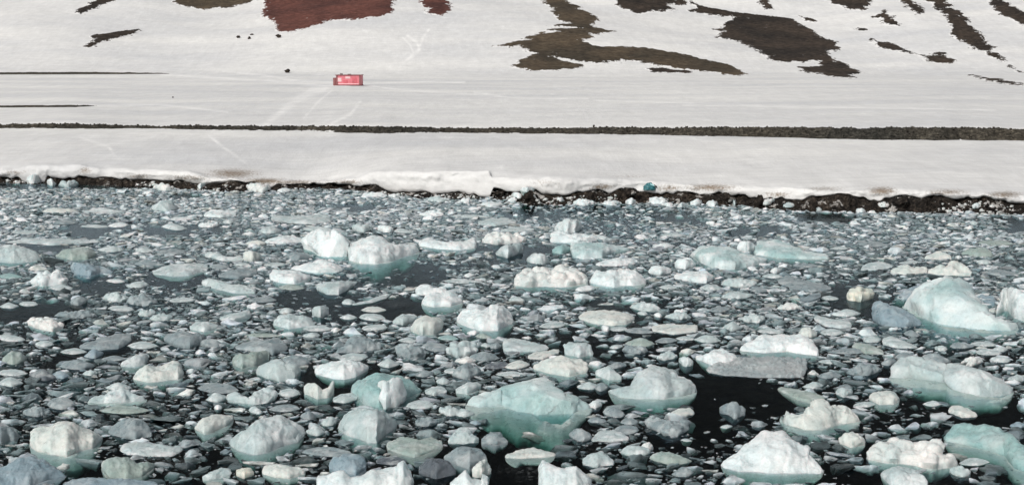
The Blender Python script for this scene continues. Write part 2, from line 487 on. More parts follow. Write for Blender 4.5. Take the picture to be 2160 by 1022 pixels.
for s, w in TRACKS:
    X, Yp = line(s)
    for i in range(len(X) - 1):
        ax, ay, bx, by = X[i], Yp[i], X[i + 1], Yp[i + 1]
        t = np.clip(((tapx[sel] - ax) * (bx - ax) + (tapy[sel] - ay) * (by - ay)) / ((bx - ax) ** 2 + (by - ay) ** 2), 0, 1)
        d = np.hypot(tapx[sel] - ax - t * (bx - ax), (tapy[sel] - ay - t * (by - ay)))
        tm[sel] = np.maximum(tm[sel], np.exp(-(d / w) ** 2))
trackm = np.clip(tm, 0, 1).reshape(PXs.shape) * (0.55 + 0.45 * noise3(GX / 2.5, GY / 3.0, 0, 61)) * 0.8
unseen_rockm = smooth(60, 170, GZ)  # dark rock added on unseen upper slopes, to darken the water's reflection
V = np.stack([GX, GY, GZ], -1).reshape(-1, 3)
o = mesh_obj("snow_field", V, grid_faces(*GX.shape)[:, ::-1], M_SNOW, attrs={"dirt": dirt, "track": trackm, "rock": unseen_rockm})
tag(o, "snow covered plain and hillside rising behind the ice filled bay", "snow field", kind="structure")

# ---- rocky foot of the shore, under the snow
nr = 30
SX, SY, SZ = [], [], []
taus2 = np.concatenate([np.linspace(-0.85, -0.385, 200)[:-1], np.linspace(-0.385, 0.385, 1300), np.linspace(0.385, 0.85, 200)[1:]])
S2 = shore(taus2)
for k in range(nr):
    t = k / (nr - 1)
    Yr = S2["Yw"] - 2.5 + t * 7.5
    z = np.interp(t, [0, 0.33, 0.62, 0.7, 1.0], [0, 1, 2, 3, 4])
    i = int(z); f = z - i
    zz = [np.full_like(taus2, -1.6), np.full_like(taus2, 0.02), S2["zb"] - 0.06, S2["zb"] - 0.05, S2["zb"] - 0.7, S2["zb"] - 0.8]
    zr = zz[i] * (1 - f) + zz[i + 1] * f
    x = taus2 * Yr
    amp = 0.34 * (1 - smooth(0.6, 0.75, t))
    nz = fbm(x / 0.9, Yr / 0.9, 0, 5, 71, 0.7)
    zr = zr + amp * (1 - 1.7 * np.abs(nz)) - amp * 0.85
    Yr = Yr + 0.3 * amp * fbm(x / 0.7, Yr / 0.9, 3, 3, 72)
    SX.append(taus2 * Yr); SY.append(Yr); SZ.append(zr)
SX, SY, SZ = [np.stack(q, 1) for q in (SX, SY, SZ)]
o = mesh_obj("rocky_shore", np.stack([SX, SY, SZ], -1).reshape(-1, 3), grid_faces(*SX.shape)[:, ::-1], M_SHORE)
tag(o, "low black rocky shore showing beneath the edge of the snow", "shore", kind="structure")

# ---- long stone bank
nr = 16
BX, BY, BZ = [], [], []
for k in range(nr):
    t = k / (nr - 1)
    Yr = S2["Yk"] - 0.9 + t * 5.2
    x = taus2 * Yr
    prof = np.interp(t, [0, 0.14, 0.55, 0.75, 1.0], [-0.35, 0.0, 1.0, 0.85, -0.4])
    base = np.where(prof > 0, S2["zk"] + (S2["zt"] - S2["zk"]) * prof, S2["zk"] + prof) if t < 0.6 else S2["zt"] - (1 - prof) * 0.8
    nz = fbm(x / 0.9, Yr / 0.9, 0, 4, 81, 0.65)
    zr = base + 0.24 * nz + (0.14 * fbm(x / 5, 0, 0, 3, 82) - 0.04)
    BX.append(x); BY.append(Yr); BZ.append(zr)
BX, BY, BZ = [np.stack(q, 1) for q in (BX, BY, BZ)]
o = mesh_obj("stone_bank", np.stack([BX, BY, BZ], -1).reshape(-1, 3), grid_faces(*BX.shape)[:, ::-1], M_BANK)
tag(o, "long low bank of dark stones crossing the whole snow plain", "stone bank", kind="structure")

# ---- bare ground that has melted out of the snow
def poly_sd(px, py, X, Y):
    """signed distance (inside +) of points to a polygon"""
    d = np.full(px.shape, 1e9); ins = np.zeros(px.shape, bool)
    n = len(X)
    for i in range(n):
        ax, ay, bx, by = X[i], Y[i], X[(i + 1) % n], Y[(i + 1) % n]
        L2 = (bx - ax) ** 2 + (by - ay) ** 2 + 1e-9
        t = np.clip(((px - ax) * (bx - ax) + (py - ay) * (by - ay)) / L2, 0, 1)
        d = np.minimum(d, np.hypot(px - ax - t * (bx - ax), py - ay - t * (by - ay)))
        c = ((ay > py) != (by > py)) & (px < (bx - ax) * (py - ay) / (by - ay + 1e-12) + ax)
        ins ^= c
    return np.where(ins, d, -d)

PATCHES = [
 ("red", "560,-25 553,5 557,22 549,30 560,40 578,48 588,68 595,70 650,60 690,43 750,43 800,37 828,25 833,10 825,-10 800,-25", "large dark red scoria slope melted out at the top left of the hill"),
 ("brown", "350,-25 365,5 385,14 430,21 480,18 510,8 545,-3 560,-25", "dark brown bare slope left of the red scoria"),
 ("dark", "163,28 180,12 205,2 235,-2 228,8 200,20 175,30", "small dark bare strip at the far top left"),
 ("dark", "165,101 192,88 195,76 240,68 265,62 292,64 285,73 250,82 215,92 185,103", "ragged dark bare streak on the left hillside"),
 ("red", "875,-15 880,0 900,15 905,28 935,33 948,22 950,5 930,-15", "small reddish brown bare patch right of the red scoria"),
 ("brown", "1140,-20 1145,0 1160,10 1168,35 1195,50 1195,52 1155,54 1190,58 1235,60 1150,62 1140,70 1180,68 1130,75 1105,82 1125,84 1080,92 1045,98 1070,100 1090,98 1100,105 1125,115 1095,130 1085,142 1110,148 1180,148 1235,143 1230,138 1195,132 1170,122 1200,128 1250,133 1330,130 1380,138 1430,145 1500,153 1560,161 1580,155 1560,147 1500,130 1430,113 1380,104 1300,100 1260,98 1230,87 1255,80 1245,75 1290,66 1250,58 1262,45 1250,35 1220,15 1200,5 1180,-5 1165,-20", "long brown curved bare slope with a tail running to the right"),
 ("dark", "1290,-20 1295,0 1310,18 1340,28 1400,25 1422,22 1410,12 1445,10 1460,-3 1440,-20", "dark bare ground at the top edge right of centre"),
 ("dark", "1440,2 1470,17 1455,24 1500,32 1560,36 1530,50 1525,62 1500,63 1525,67 1510,80 1560,88 1590,105 1625,125 1640,132 1715,133 1725,128 1735,140 1690,143 1690,150 1740,160 1795,166 1800,160 1813,152 1790,140 1745,118 1740,108 1772,107 1760,88 1730,75 1700,58 1670,42 1640,35 1590,31 1540,25 1490,15 1450,-1", "large dark brown bare slope below the right hill"),
 ("dark", "1370,147 1400,143 1418,148 1450,150 1458,154 1410,154 1380,153", "sliver of bare ground under the brown tail"),
 ("dark", "1603,5 1612,0 1625,8 1633,21 1618,20 1606,10", "tiny dark outcrop at the top"),
 ("dark", "1678,31 1700,37 1727,46 1715,47 1690,41", "thin dark streak above the large dark slope"),
 ("dark", "1720,-15 1740,0 1775,15 1790,22 1825,24 1838,15 1838,0 1820,-15", "dark rocky patch at the top of the right hill"),
 ("dark", "1843,37 1855,30 1865,22 1878,32 1882,45 1892,54 1865,50", "jagged little outcrop on the right hill"),
 ("dark", "1880,-15 1895,2 1915,18 1940,32 1946,22 1935,8 1910,-15", "dark lobe between the rocky streaks"),
 ("dark", "1940,-15 1960,5 1985,25 2005,55 2010,80 2030,90 2050,102 2085,115 2110,130 2145,151 2150,152 2120,130 2096,110 2090,95 2060,65 2030,35 2000,10 1990,-15", "long black rib running down the right hill"),
 ("dark", "2060,-15 2090,12 2110,30 2150,50 2180,62 2180,35 2140,15 2115,0 2100,-15", "black rib at the top right corner"),
 ("dark", "1837,82 1860,88 1900,100 1930,110 1955,117 1985,114 2005,125 2012,138 1990,134 1955,128 1925,115 1895,110 1850,98", "wavy dark streak low on the right hill"),
 ("dark", "2050,159 2090,167 2140,176 2162,182 2130,179 2080,169", "thin dark line low at the right edge"),
 ("dark", "1806,59 1830,61 1834,64 1815,64", "small dark fleck on the right hill"),
 ("bank", "-60,154.5 60,153.5 200,153.2 300,154.4 360,156 300,156.6 180,157 60,157.4 -60,157.8", "upper thin dark gravel strip at the left edge of the plain"),
 ("bank", "-60,224.6 60,224.6 160,224.4 205,223 160,226.2 60,226.8 -60,227", "lower thin dark gravel strip at the left edge of the plain"),
]
PM = {"red": M_RED, "brown": M_BROWN, "dark": M_DARK, "bank": M_BANK}
for pi, (kind, pts, lab) in enumerate(PATCHES):
    X, Yp = line(pts)
    # densify the outline, so long straight runs follow the slope
    n = len(X); dx_, dy_ = [], []
    for i in range(n):
        m = max(1, int(math.hypot(X[(i + 1) % n] - X[i], 3 * (Yp[(i + 1) % n] - Yp[i])) / 25))
        for k in range(m):
            dx_.append(X[i] + (X[(i + 1) % n] - X[i]) * k / m); dy_.append(Yp[i] + (Yp[(i + 1) % n] - Yp[i]) * k / m)
    tau, Y, Z = survey(dx_, dy_)
    wx = tau * Y
    x0, x1, y0, y1 = wx.min() - 2, wx.max() + 2, Y.min() - 3, Y.max() + 3
    step = max(0.28, math.sqrt((x1 - x0) * (y1 - y0) / 42000))
    gx, gy = np.meshgrid(np.arange(x0, x1, step), np.arange(y0, y1, step), indexing="ij")
    # the ground is foreshortened: measure the outline in the hillside's own metres
    sd = poly_sd(gx, gy, wx, Y)
    k = 0.22 if kind != "bank" else 0.5
    w = (fbm(gx / 6.5, gy / 5.5, pi, 6, 91, 0.76) * 4.2 + 0.5) if kind != "bank" else 0.35 * fbm(gx / 3.2, gy / 6.5, pi, 5, 91, 0.62)
    up = np.clip(k * (sd + w), -0.8, 0.30 if kind != "bank" else 0.22)
    up = up + np.where(up > 0.05, 0.10 * fbm(gx / 1.5, gy / 1.5, 0, 3, 92), 0)
    gz = land_z(gx / gy, gy) + up
    F = grid_faces(*gx.shape)[:, ::-1]
    F = F[(up.ravel()[F] > -0.45).any(1)]
    used, inv = np.unique(F, return_inverse=True)
    if not len(used): continue
    V = np.stack([gx, gy, gz], -1).reshape(-1, 3)[used]
    o = mesh_obj("bare_ground" if kind != "bank" else "gravel_strip", V, inv.reshape(-1, 4), PM[kind], attrs={"rim": 1 - np.clip((sd + w).ravel()[used] / 2.4, 0, 1)})
    tag(o, lab, "bare ground" if kind != "bank" else "gravel strip", kind="structure")

# ---- the sea: bed and water body
bx = np.linspace(-0.9, 0.9, 120)
Sb = shore(bx)
bed = []
for t, z in ((0, -0.1), (0.03, -0.55), (0.07, -1.5), (0.14, -4), (0.3, -8), (0.6, -11), (1, -12)):
    Yr = Sb["Yw"] + 2.5 - t * (Sb["Yw"] - 8)
    bed.append((bx * np.maximum(Yr, 40) if t == 1 else bx * Yr, Yr, np.full_like(bx, z) + 0.25 * noise3(bx * 60, t * 9, 0, 95)))
bx_, by_, bz_ = [np.stack([r[k] for r in bed], 1) for k in range(3)]
o = mesh_obj("seabed", np.stack([bx_, by_, bz_], -1).reshape(-1, 3), grid_faces(*bx_.shape), M_BED)
tag(o, "dark stony seabed under the bay", "seabed", kind="structure")
xa, ya, yb_, zd = 190.0, -30.0, 172.0, -14.0
Vw = [(-xa, ya, 0), (xa, ya, 0), (xa, yb_, 0), (-xa, yb_, 0), (-xa, ya, zd), (xa, ya, zd), (xa, yb_, zd), (-xa, yb_, zd)]
Fw = np.array([(0, 1, 2, 3), (7, 6, 5, 4), (0, 4, 5, 1), (1, 5, 6, 2), (2, 6, 7, 3), (3, 7, 4, 0)])
o = mesh_obj("water", Vw, Fw, M_WATER, smooth=False)
tag(o, "dark still sea water showing between the drifting ice", "water", kind="structure")

# ------------------------------------------------------------------ the ice: what floats where, surveyed from the photo
# tint | kind | foot (sunken ledge) | skyline | waterline | short name | label
FLOES = """
C|d|26|62,935 68,912 75,907 105,897 125,888 147,889 160,897 180,900 205,913 217,918|62,940 80,952 108,962 140,962 165,950 195,945 217,925|big cream domed block at lower left|big cream domed ice block with a green sunken foot at the lower left
B|d|12|-40,1000 0,985 20,978 40,964 80,964 105,975 127,992 140,1003|-40,1030 60,1024 100,1012 140,1004|bluish floe in the bottom left corner|bluish grey rounded ice floe filling the bottom left corner
B|f|8|130,1022 150,1012 190,1004 215,1005 260,1010 325,1015 335,1022|130,1046 180,1050 260,1052 335,1044|long blue-grey floe on the bottom edge|long blue grey flat ice floe cut by the bottom edge at left
P|f|0|252,947 262,936 285,929 320,935 355,940 380,940 386,945|252,950 270,960 320,962 365,961 386,950|smooth oblong slab at lower left|smooth pale oblong ice slab right of the big cream domed block
E|d|9|214,985 222,972 245,964 270,968 290,978 310,974 326,976|214,990 230,1006 265,1010 300,1002 326,985|saddle backed green-grey floe at lower left|green grey saddle backed ice floe just below the smooth oblong slab
G|d|0|228,905 245,893 275,880 300,882 315,900 322,915|228,915 255,922 285,927 322,920|grainy grey slab at lower left|grainy grey ice slab above the smooth oblong slab
G|d|5|-15,905 0,896 20,896 35,910 40,920|-15,935 10,933 30,928 40,922|grey dome on the left edge|grey domed ice floe on the left edge beside the big cream block
P|g|6|185,843 230,828 262,820 280,830 310,838|185,850 240,850 285,848 310,845|pale ridged slab in the left foreground|pale ridged ice slab in the left foreground above a flat greenish one
C|f|12|410,900 430,880 455,873 490,875 493,882|412,905 430,915 450,910 475,900 493,885|flat cream floe at lower left centre|flat cream ice floe tilted to the right at lower left centre
P|d|18|483,930 500,915 530,895 555,880 575,885 592,882 620,885 643,902 645,912|483,938 500,952 535,957 570,952 600,940 630,930 645,915|broad pale slab at lower left centre|broad pale ice slab sloping to the left with a grey hollow on top
C|d|8|552,990 560,980 585,976 610,978 630,985 645,992|552,998 580,1008 610,1010 645,998|greenish cream floe near the bottom edge|low greenish cream ice floe left of the bright horned floe
P|g|4|427,1005 450,995 475,985 485,992|430,1012 455,1013 485,1004|small jagged floe at bottom left centre|small pale jagged ice floe with one raised horn near the bottom edge
P|d|8|712,900 725,880 735,868 752,857 775,862 790,865 808,860 813,868 820,875 835,885 838,895|712,903 740,920 775,933 795,933 815,915 838,898|pale hump with a notch at front centre|pale humped ice floe with a small pointed tooth at front centre
B|d|5|693,975 705,965 730,958 745,957 765,965 773,978|693,988 720,1000 750,1001 773,988|blue-grey dome behind the horned floe|blue grey domed ice piece directly behind the bright horned floe
W|h|4|664,1022 672,1001 690,1003 725,992 740,1005 765,1002 785,985 805,985 840,981 843,975 851,969 857,985 865,1000 872,1022|664,1054 730,1058 800,1058 872,1052|bright horned floe on the bottom edge|bright white floe with jagged horns cut by the bottom edge
W|h|0|948,1018 960,1008 982,988 995,1008 1015,1010 1018,996 1030,1003 1031,1020|948,1046 990,1050 1031,1045|small two horned floe on the bottom edge|small bright white floe with two horns on the bottom edge
W|h|0|1135,1022 1138,985 1145,970 1165,980 1190,988 1215,980 1235,998 1248,1015|1135,1050 1190,1056 1248,1046|white block with a tall left corner on the bottom edge|white ice block with a tall left corner on the bottom edge
C|c|0|996,990 1010,975 1025,968 1033,980 1036,992|996,1004 1015,1008 1036,998|grey-cream lump behind the two horned floe|grey cream ice lump standing behind the small two horned floe
G|d|4|936,962 965,945 985,943 1010,946 1028,960|936,966 965,980 990,987 1028,975|grey-cream mound near the bottom centre|grey cream ice mound above the small two horned floe
D|d|0|883,985 900,968 925,963 945,972 962,990|883,1000 920,1010 962,1000|dark wet dome right of the horned floe|dark wet blue grey ice dome right of the bright horned floe
E|f|13|815,935 845,923 880,925 910,922 932,930 935,938|815,945 840,955 875,965 915,952 935,942|long wet green floe at front centre|long wet green grey ice floe above the bright horned floe
D|f|0|793,969 810,963 840,963 858,970|793,976 825,980 858,975|dark flat sliver above the horned floe|dark flat ice sliver just above the tip of the bright horned floe
C|f|15|1065,960 1090,948 1125,942 1145,948 1172,955|1068,965 1110,966 1150,964 1172,960|long cream floe above the tall cornered block|long low cream ice floe above the white block with a tall corner
G|d|6|1015,925 1035,910 1055,910 1072,930|1017,935 1045,938 1072,932|grey loaf below the great teal berg|smooth grey ice loaf below the left end of the great teal berg
P|g|0|945,925 965,910 978,901 985,908 1010,925|945,933 975,937 1010,932|pale pyramid at front centre|pale pyramid shaped ice piece beside the grey loaf at front centre
A|g|46|983,852 1000,838 1025,825 1050,826 1062,822 1080,810 1105,791 1125,800 1135,792 1150,805 1175,815 1190,835 1200,838 1215,845 1235,850 1248,858|983,855 1010,860 1060,858 1090,868 1120,870 1150,880 1185,893 1200,880 1215,868 1248,862|great teal berg at front centre|great peaked white and teal berg with a wide green foot at front centre
W|d|0|1240,852 1250,845 1262,845 1270,852|1240,858 1255,861 1270,855|white knob at the right tip of the great berg|small white ice knob touching the right tip of the great teal berg
P|d|20|1283,822 1300,818 1330,815 1345,800 1350,785 1372,771 1390,775 1420,780 1430,795 1455,805 1470,820|1283,826 1310,838 1350,843 1400,845 1440,838 1470,828|big humped floe beside the black water|big humped ice floe with a grey top and pale front beside the black water
P|d|4|1255,780 1265,777 1285,772 1305,788 1312,795|1257,790 1285,800 1312,800|pale lump left of the big humped floe|pale ice lump touching the upper left of the big humped floe
W|d|24|1520,975 1545,955 1570,935 1590,925 1613,905 1625,908 1650,912 1660,922 1675,930 1705,945 1706,958 1725,975 1738,990|1525,985 1560,995 1610,998 1660,1000 1700,1000 1738,998|big white mound at lower right|big white mounded ice floe with a pale teal foot at lower right
C|g|16|1645,875 1650,868 1668,878 1700,880 1712,865 1722,843 1740,852 1765,860 1785,857 1805,865 1815,885|1648,888 1665,900 1700,907 1740,902 1770,893 1815,889|cream winged floe at right|cream winged ice floe with a raised peak above the big white mound
E|f|4|1640,818 1650,815 1690,822 1715,828 1735,835 1741,842|1642,822 1680,842 1710,850 1741,846|grey tongue behind the winged floe|long grey green ice tongue just behind the cream winged floe
P|d|0|1762,826 1768,817 1785,816 1795,820 1799,827|1762,829 1780,838 1799,830|white oval pebble of ice at right|smooth white oval ice piece alone in dark water right of the tongue
C|f|12|1833,835 1845,826 1870,822 1885,826 1898,840|1835,842 1855,853 1885,852 1898,845|squarish floe in the dark water at right|squarish pale ice floe with a green foot below the long green berg
C|f|0|2000,862 2010,853 2030,855 2055,868 2062,874|2003,870 2030,882 2062,878|cream tongue in the dark lane at right|smooth cream ice tongue lying in the dark lane at far right
K|c|6|1828,960 1840,950 1858,942 1875,945 1885,935 1920,934 1935,945 1945,940 1975,935 1988,940 1985,952 2005,965 2022,978|1835,970 1870,975 1900,978 1940,985 1965,988 2000,985 2022,982|rubbly white floe at lower right|long rubbly white ice floe like a cauliflower at lower right
P|d|6|1857,995 1870,985 1895,983 1920,991 1945,1000 1958,1015|1860,1005 1880,1024 1958,1028|pale floe under the rubbly white floe|pale rounded ice floe below the rubbly floe at the bottom edge
T|d|26|1990,915 2010,895 2030,892 2060,898 2100,905 2130,918 2160,945 2180,960|1990,930 2040,940 2080,950 2120,960 2140,985 2180,1000|large teal floe on the right edge|large wet teal ice floe sloping off the lower right edge
C|c|8|1770,925 1785,915 1800,912 1818,925 1825,935|1772,935 1795,942 1825,938|speckled lump at lower right|speckled cream ice lump between the big white mound and the rubbly floe
P|g|0|480,825 487,818 505,832 525,840 545,825 570,820 582,825|480,845 520,855 560,850 582,842|pale double peaked floe left of centre|pale ice floe with two blunt peaks in the left foreground
C|h|3|641,815 650,809 665,807 680,822 692,818 703,803 709,812 705,825|648,832 670,842 690,838 705,830|cream forked floe left of the teal dome|cream forked ice floe with two raised horns left of the teal dome
T|f|10|740,815 755,800 775,790 800,783 820,785 845,790 870,805 890,820|745,835 770,850 800,856 830,853 860,840 890,825|low teal dome at centre|low teal ice dome with a white block on it at centre
P|f|0|896,822 910,814 930,812 943,822|896,829 915,834 943,828|pale chip right of the teal dome|pale grey ice chip just right of the low teal dome
P|f|5|961,820 985,806 1005,805 1015,810|961,828 985,831 1015,818|wet pale slab behind the great berg|wet pale ice slab touching the rear left of the great teal berg
K|c|2|59,680 65,673 75,675 90,670 103,675 125,680 134,685|62,686 85,695 110,699 134,692|knobbly cream cluster at left|knobbly cream ice cluster standing out in the grey brash at left
G|f|0|167,728 190,718 225,710 260,703 275,705 278,715|170,735 210,738 250,735 278,720|long grey slab at left|long grey ice slab right of and below the knobbly cream cluster
G|f|0|345,712 360,702 390,695 420,700 432,706|345,718 370,732 400,737 425,728 432,715|flat grey pan at left centre|flat grey ice pan with a paler rim at left centre
P|f|4|400,688 415,678 440,677 461,686|400,694 430,700 461,692|pale pan behind the flat grey pan|pale ice pan just behind the flat grey pan at left centre
P|w|8|254,765 270,755 295,747 311,748|256,772 285,775 305,768 313,755|pale leaf shaped floe at left|pale leaf shaped ice floe behind the creamy saddle floe
C|d|9|280,795 295,780 310,772 330,775 350,768 365,762 380,765 388,780|282,800 310,806 345,803 375,800 388,790|creamy saddle floe at left|creamy white saddle shaped ice floe with a crusty right end at left
P|d|9|425,592 440,587 460,592 490,598 520,602 540,608|425,600 460,610 500,620 540,618|long pale green-white floe at left|long white ice floe with greenish foot in the left middle distance
P|d|0|658,655 665,644 680,642 692,648 694,657|660,664 676,670 693,663|ball of ice in the dark gap|round grey white ball of ice in the dark gap left of centre
P|d|7|576,680 590,668 610,664 635,668 655,674 665,680|578,686 610,695 640,688 665,684|smooth pale floe beside the ball|smooth pale ice floe just left of and below the ball of ice
P|w|0|463,670 480,662 510,658 528,653 531,660|463,674 490,681 520,675 531,666|pale wedge at left centre|pale wedge of ice pointing right at left centre
G|f|0|496,730 515,722 550,716 585,710 600,722 608,732|498,736 540,742 575,750 608,738|grey flat floe above the grey crag|grey flat ice floe just above the pale green block at left centre
E|d|7|490,755 500,748 530,742 560,738 569,742|492,768 510,778 540,772 565,755|pale green block at left centre|pale green ice block left of the light grey crag
P|g|0|540,780 555,770 570,757 582,753 595,768 620,775 634,780|540,788 560,798 590,805 620,800 634,788|light grey crag at left centre|light grey craggy ice floe with one peak behind the teal dome
W|d|2|663,778 680,772 715,765 740,762 765,768 778,772|665,788 700,797 725,800 750,795 778,780|white loaf left of the teal dome|smooth white ice loaf at the upper left of the low teal dome
G|g|0|704,740 725,728 745,712 760,704 775,712 785,722 800,725 805,730|704,745 750,742 790,738 805,735|grey peaked floe behind the white loaf|grey peaked ice floe just behind the white loaf
P|w|0|740,640 780,632 810,620 823,617|742,643 785,638 815,629 824,621|thin stick of ice|thin pale stick of ice lying in the dark gap left of centre
W|d|0|876,612 885,605 898,600 912,606 935,606 943,614|877,622 910,624 943,622|rear hump of the white pair|small white ice hump directly behind the smooth white dome
W|d|16|889,638 900,624 915,618 945,616 965,622 977,634|891,642 915,647 950,647 977,638|smooth white dome at centre|smooth bright white ice dome at centre with a grey foot
C|f|3|865,688 880,674 900,667 930,672 935,685|867,698 890,708 915,705 935,692|grey cream slab at centre|grey cream tilted ice slab below the smooth white dome
P|f|0|828,676 845,663 865,660 880,667|828,682 850,686 880,676|pale chip left of the grey cream slab|pale ice chip just left of the grey cream slab
W|d|15|963,672 978,657 1005,651 1015,655 1033,655 1038,646 1060,646 1072,658 1085,674|965,680 990,690 1015,697 1050,697 1085,682|white floe with a knob at centre|white ice floe with a round knob on its back at centre
G|c|2|837,735 845,728 870,728 888,735 898,745|839,748 865,756 898,750|crusty grey floe at centre|crusty grey ice floe with a rough top below the grey cream slab
P|c|0|941,738 955,728 980,722 1000,725 1004,738|943,745 965,755 990,752 1004,745|white crumbly chunk at centre|whitish crumbly ice chunk below the white floe with a knob
P|f|2|1060,728 1065,716 1085,713 1120,720 1150,727 1158,732|1062,738 1090,743 1130,740 1158,735|pale spearhead at centre|pale spearhead shaped ice floe pointing right above the great berg
C|f|0|1113,750 1130,742 1160,738 1180,735|1113,756 1145,758 1180,744|cream splinter at centre|cream ice splinter between the pale spearhead and the long cream loaf
C|d|7|1124,772 1150,760 1190,757 1225,760 1240,770|1126,778 1160,787 1200,793 1240,785|long cream loaf behind the great berg|long cream ice loaf just behind the right half of the great berg
C|f|2|1220,666 1240,656 1270,653 1305,656 1328,662 1339,670|1221,672 1250,681 1290,685 1320,684 1339,674|clean oval cream pan|clean flat oval cream ice pan right of centre
C|f|0|1375,688 1400,684 1440,684 1472,686|1380,700 1420,706 1470,700|oblong cream pan|oblong flat cream ice pan right of and below the clean oval pan
P|d|2|1190,728 1200,722 1235,724 1245,730 1252,742|1192,748 1220,752 1252,748|green-white block right of centre|blocky green white ice piece above the long cream loaf
W|d|10|1467,750 1490,742 1505,736 1525,735 1545,743 1558,755|1469,758 1500,768 1530,768 1558,762|white dome on the brash raft|white domed ice floe at the left end of the grey brash raft
S|r|0|1490,775 1530,760 1570,752 1640,753 1700,757 1703,770|1490,785 1530,793 1600,797 1690,795 1703,785|grey brash raft|flat grey raft of frozen crushed ice beside the black water
W|d|13|1560,735 1580,722 1610,708 1650,707 1690,708 1710,720 1728,745|1562,740 1610,742 1660,740 1700,748 1728,750|white ridge above the brash raft|long white ice ridge with a green underside above the grey brash raft
B|d|0|1839,650 1845,640 1870,639 1905,648 1930,663 1945,678|1838,672 1860,685 1885,688 1920,688 1945,686|pale whaleback at right|smooth pale blue grey whaleback floe left of the blue berg
P|f|0|1717,668 1725,664 1755,672 1790,677 1797,682|1718,676 1740,688 1775,693 1797,690|pale tongue at right|pale tongue of ice sloping right, left of the whaleback floe
Y|c|0|1786,625 1795,612 1810,607 1825,612 1833,607 1843,620|1790,632 1815,638 1843,628|yellowish crown shaped floe|small yellowish crown shaped ice floe above the pale whaleback
C|d|0|1684,701 1690,690 1708,689 1724,700|1685,708 1703,713 1724,708|cream hump behind the white ridge|cream ice hump just behind the right end of the white ridge
E|f|0|1797,728 1805,721 1835,725 1855,735 1865,742|1799,733 1825,745 1865,747|green-cream tongue at right|greenish cream tongue of ice below the pale whaleback
P|f|0|1861,715 1880,708 1900,715 1920,724 1935,730|1870,728 1900,735 1935,733|pale wedge below the blue berg|pale pointed ice wedge below the left foot of the blue berg
A|g|15|1904,643 1925,628 1940,612 1958,598 1980,592 2000,597 2025,605 2045,620 2065,640 2080,655 2110,672 2145,682 2149,690|1910,650 1945,672 1970,683 2000,692 2040,695 2090,698 2120,699 2149,696|blue berg at right|big blue white berg with a long sloping tail at right
W|d|8|2100,655 2108,632 2112,612 2120,603 2140,610 2160,618 2190,630|2102,662 2125,655 2140,668 2190,690|white berg on the right edge|white ice berg cut by the right edge beside the blue berg
P|g|28|1876,795 1890,780 1910,765 1930,757 1950,762 1985,775 2000,770 2018,768 2045,785 2070,795 2105,797 2122,808 2138,822|1880,797 1920,800 1960,808 2000,812 2010,825 2060,835 2110,838 2138,828|long green footed berg at right|long white double humped berg with a deep green foot at right
P|d|6|-20,530 0,520 30,517 55,525 75,535 88,545|-20,552 30,556 60,553 88,548|white floe on the left edge|greenish white ice floe on the left edge in the middle distance
E|f|3|117,537 135,527 165,521 190,524 204,533|118,541 150,549 185,547 204,538|pale green pan at left|smooth pale green ice pan right of the white floe on the left edge
P|f|0|10,510 50,502 110,503 160,505 211,507|12,512 60,514 110,518 160,513 211,511|long thin strip at left|very long thin pale ice strip behind the pale green pan
B|g|3|148,560 165,553 190,560 215,565 238,569|150,568 165,582 190,582 210,575 238,573|blue-grey crag at left|low blue grey craggy ice floe below the pale green pan
P|f|5|322,572 345,562 375,556 420,556 440,560|325,578 360,584 400,580 440,570|long pale floe at left|long pale ice floe above the dark water at left
W|c|2|65,595 85,582 95,577 125,575 135,585 142,592|66,600 90,605 130,600 142,598|white crumbly mound at left|white crumbly ice mound below the white floe on the left edge
W|d|0|430,453 445,444 465,443 499,447|431,457 465,460 499,454|bright slab far left|bright white little ice slab far off left of the long pale floe
P|f|0|571,460 580,453 605,456 650,455 690,453 700,463|572,466 610,470 660,473 700,468|far long pale floe|long pale ice floe far off behind the main white berg
W|w|0|556,508 580,500 610,492 630,502 643,505|558,512 600,515 643,510|low white ridge left of the main berg|low white ice ridge touching the left end of the main white berg
W|g|7|640,510 650,500 660,493 690,497 720,496 735,490 737,500|640,525 660,530 680,542 720,545 737,535|blocky left half of the main white berg|blocky white ice berg behind and left of the bright green footed berg
W|d|22|733,505 760,503 800,505 820,515 850,520 875,518 885,528|733,548 760,556 790,556 820,552 850,540 885,532|main white berg|bright white berg with a green sunken foot in the middle distance
W|w|0|611,563 640,558 675,550 693,543 710,555 724,567|613,567 650,575 690,579 724,570|tilted white wedge|tilted white ice wedge below the blocky berg, rising to the right
W|f|6|568,578 580,571 600,570 625,568 640,577 656,583|570,590 590,596 620,598 645,592 656,586|bright white floe below the wedge|bright white ice floe just left of and below the tilted wedge
P|f|0|667,603 685,595 715,592 754,593|670,612 690,620 715,622 735,612 754,597|flat pointed slab in the dark gap|flat pale pointed ice slab at the edge of the dark gap
P|d|0|432,537 445,531 475,540 505,540 520,545|435,542 470,551 505,551 520,548|curved pale floe left of the wedge|low curved pale ice floe left of the tilted white wedge
C|g|0|513,545 520,530 530,524 545,532 552,542|515,549 535,552 552,546|cream peak left of the wedge|small cream ice peak at the right end of the curved pale floe
G|w|0|460,578 490,570 520,562 540,560 543,568|462,585 500,588 543,580|grey wedge at left centre|wet grey ice wedge above the long white floe with greenish foot
W|d|6|883,510 905,502 940,512 980,510 1000,504 1006,518|885,520 930,526 970,527 1006,522|white bar right of the main berg|long white teal footed ice bar right of the bright green footed berg
K|c|0|1017,507 1035,497 1055,490 1070,492 1090,495 1110,505|1020,512 1050,516 1090,514 1110,509|cauliflower floe at centre|white cauliflower topped ice floe in the middle distance at centre
P|d|0|1045,530 1060,518 1095,515 1102,525|1048,538 1070,543 1102,533|white lump under the cauliflower floe|smooth white ice lump directly below the cauliflower topped floe
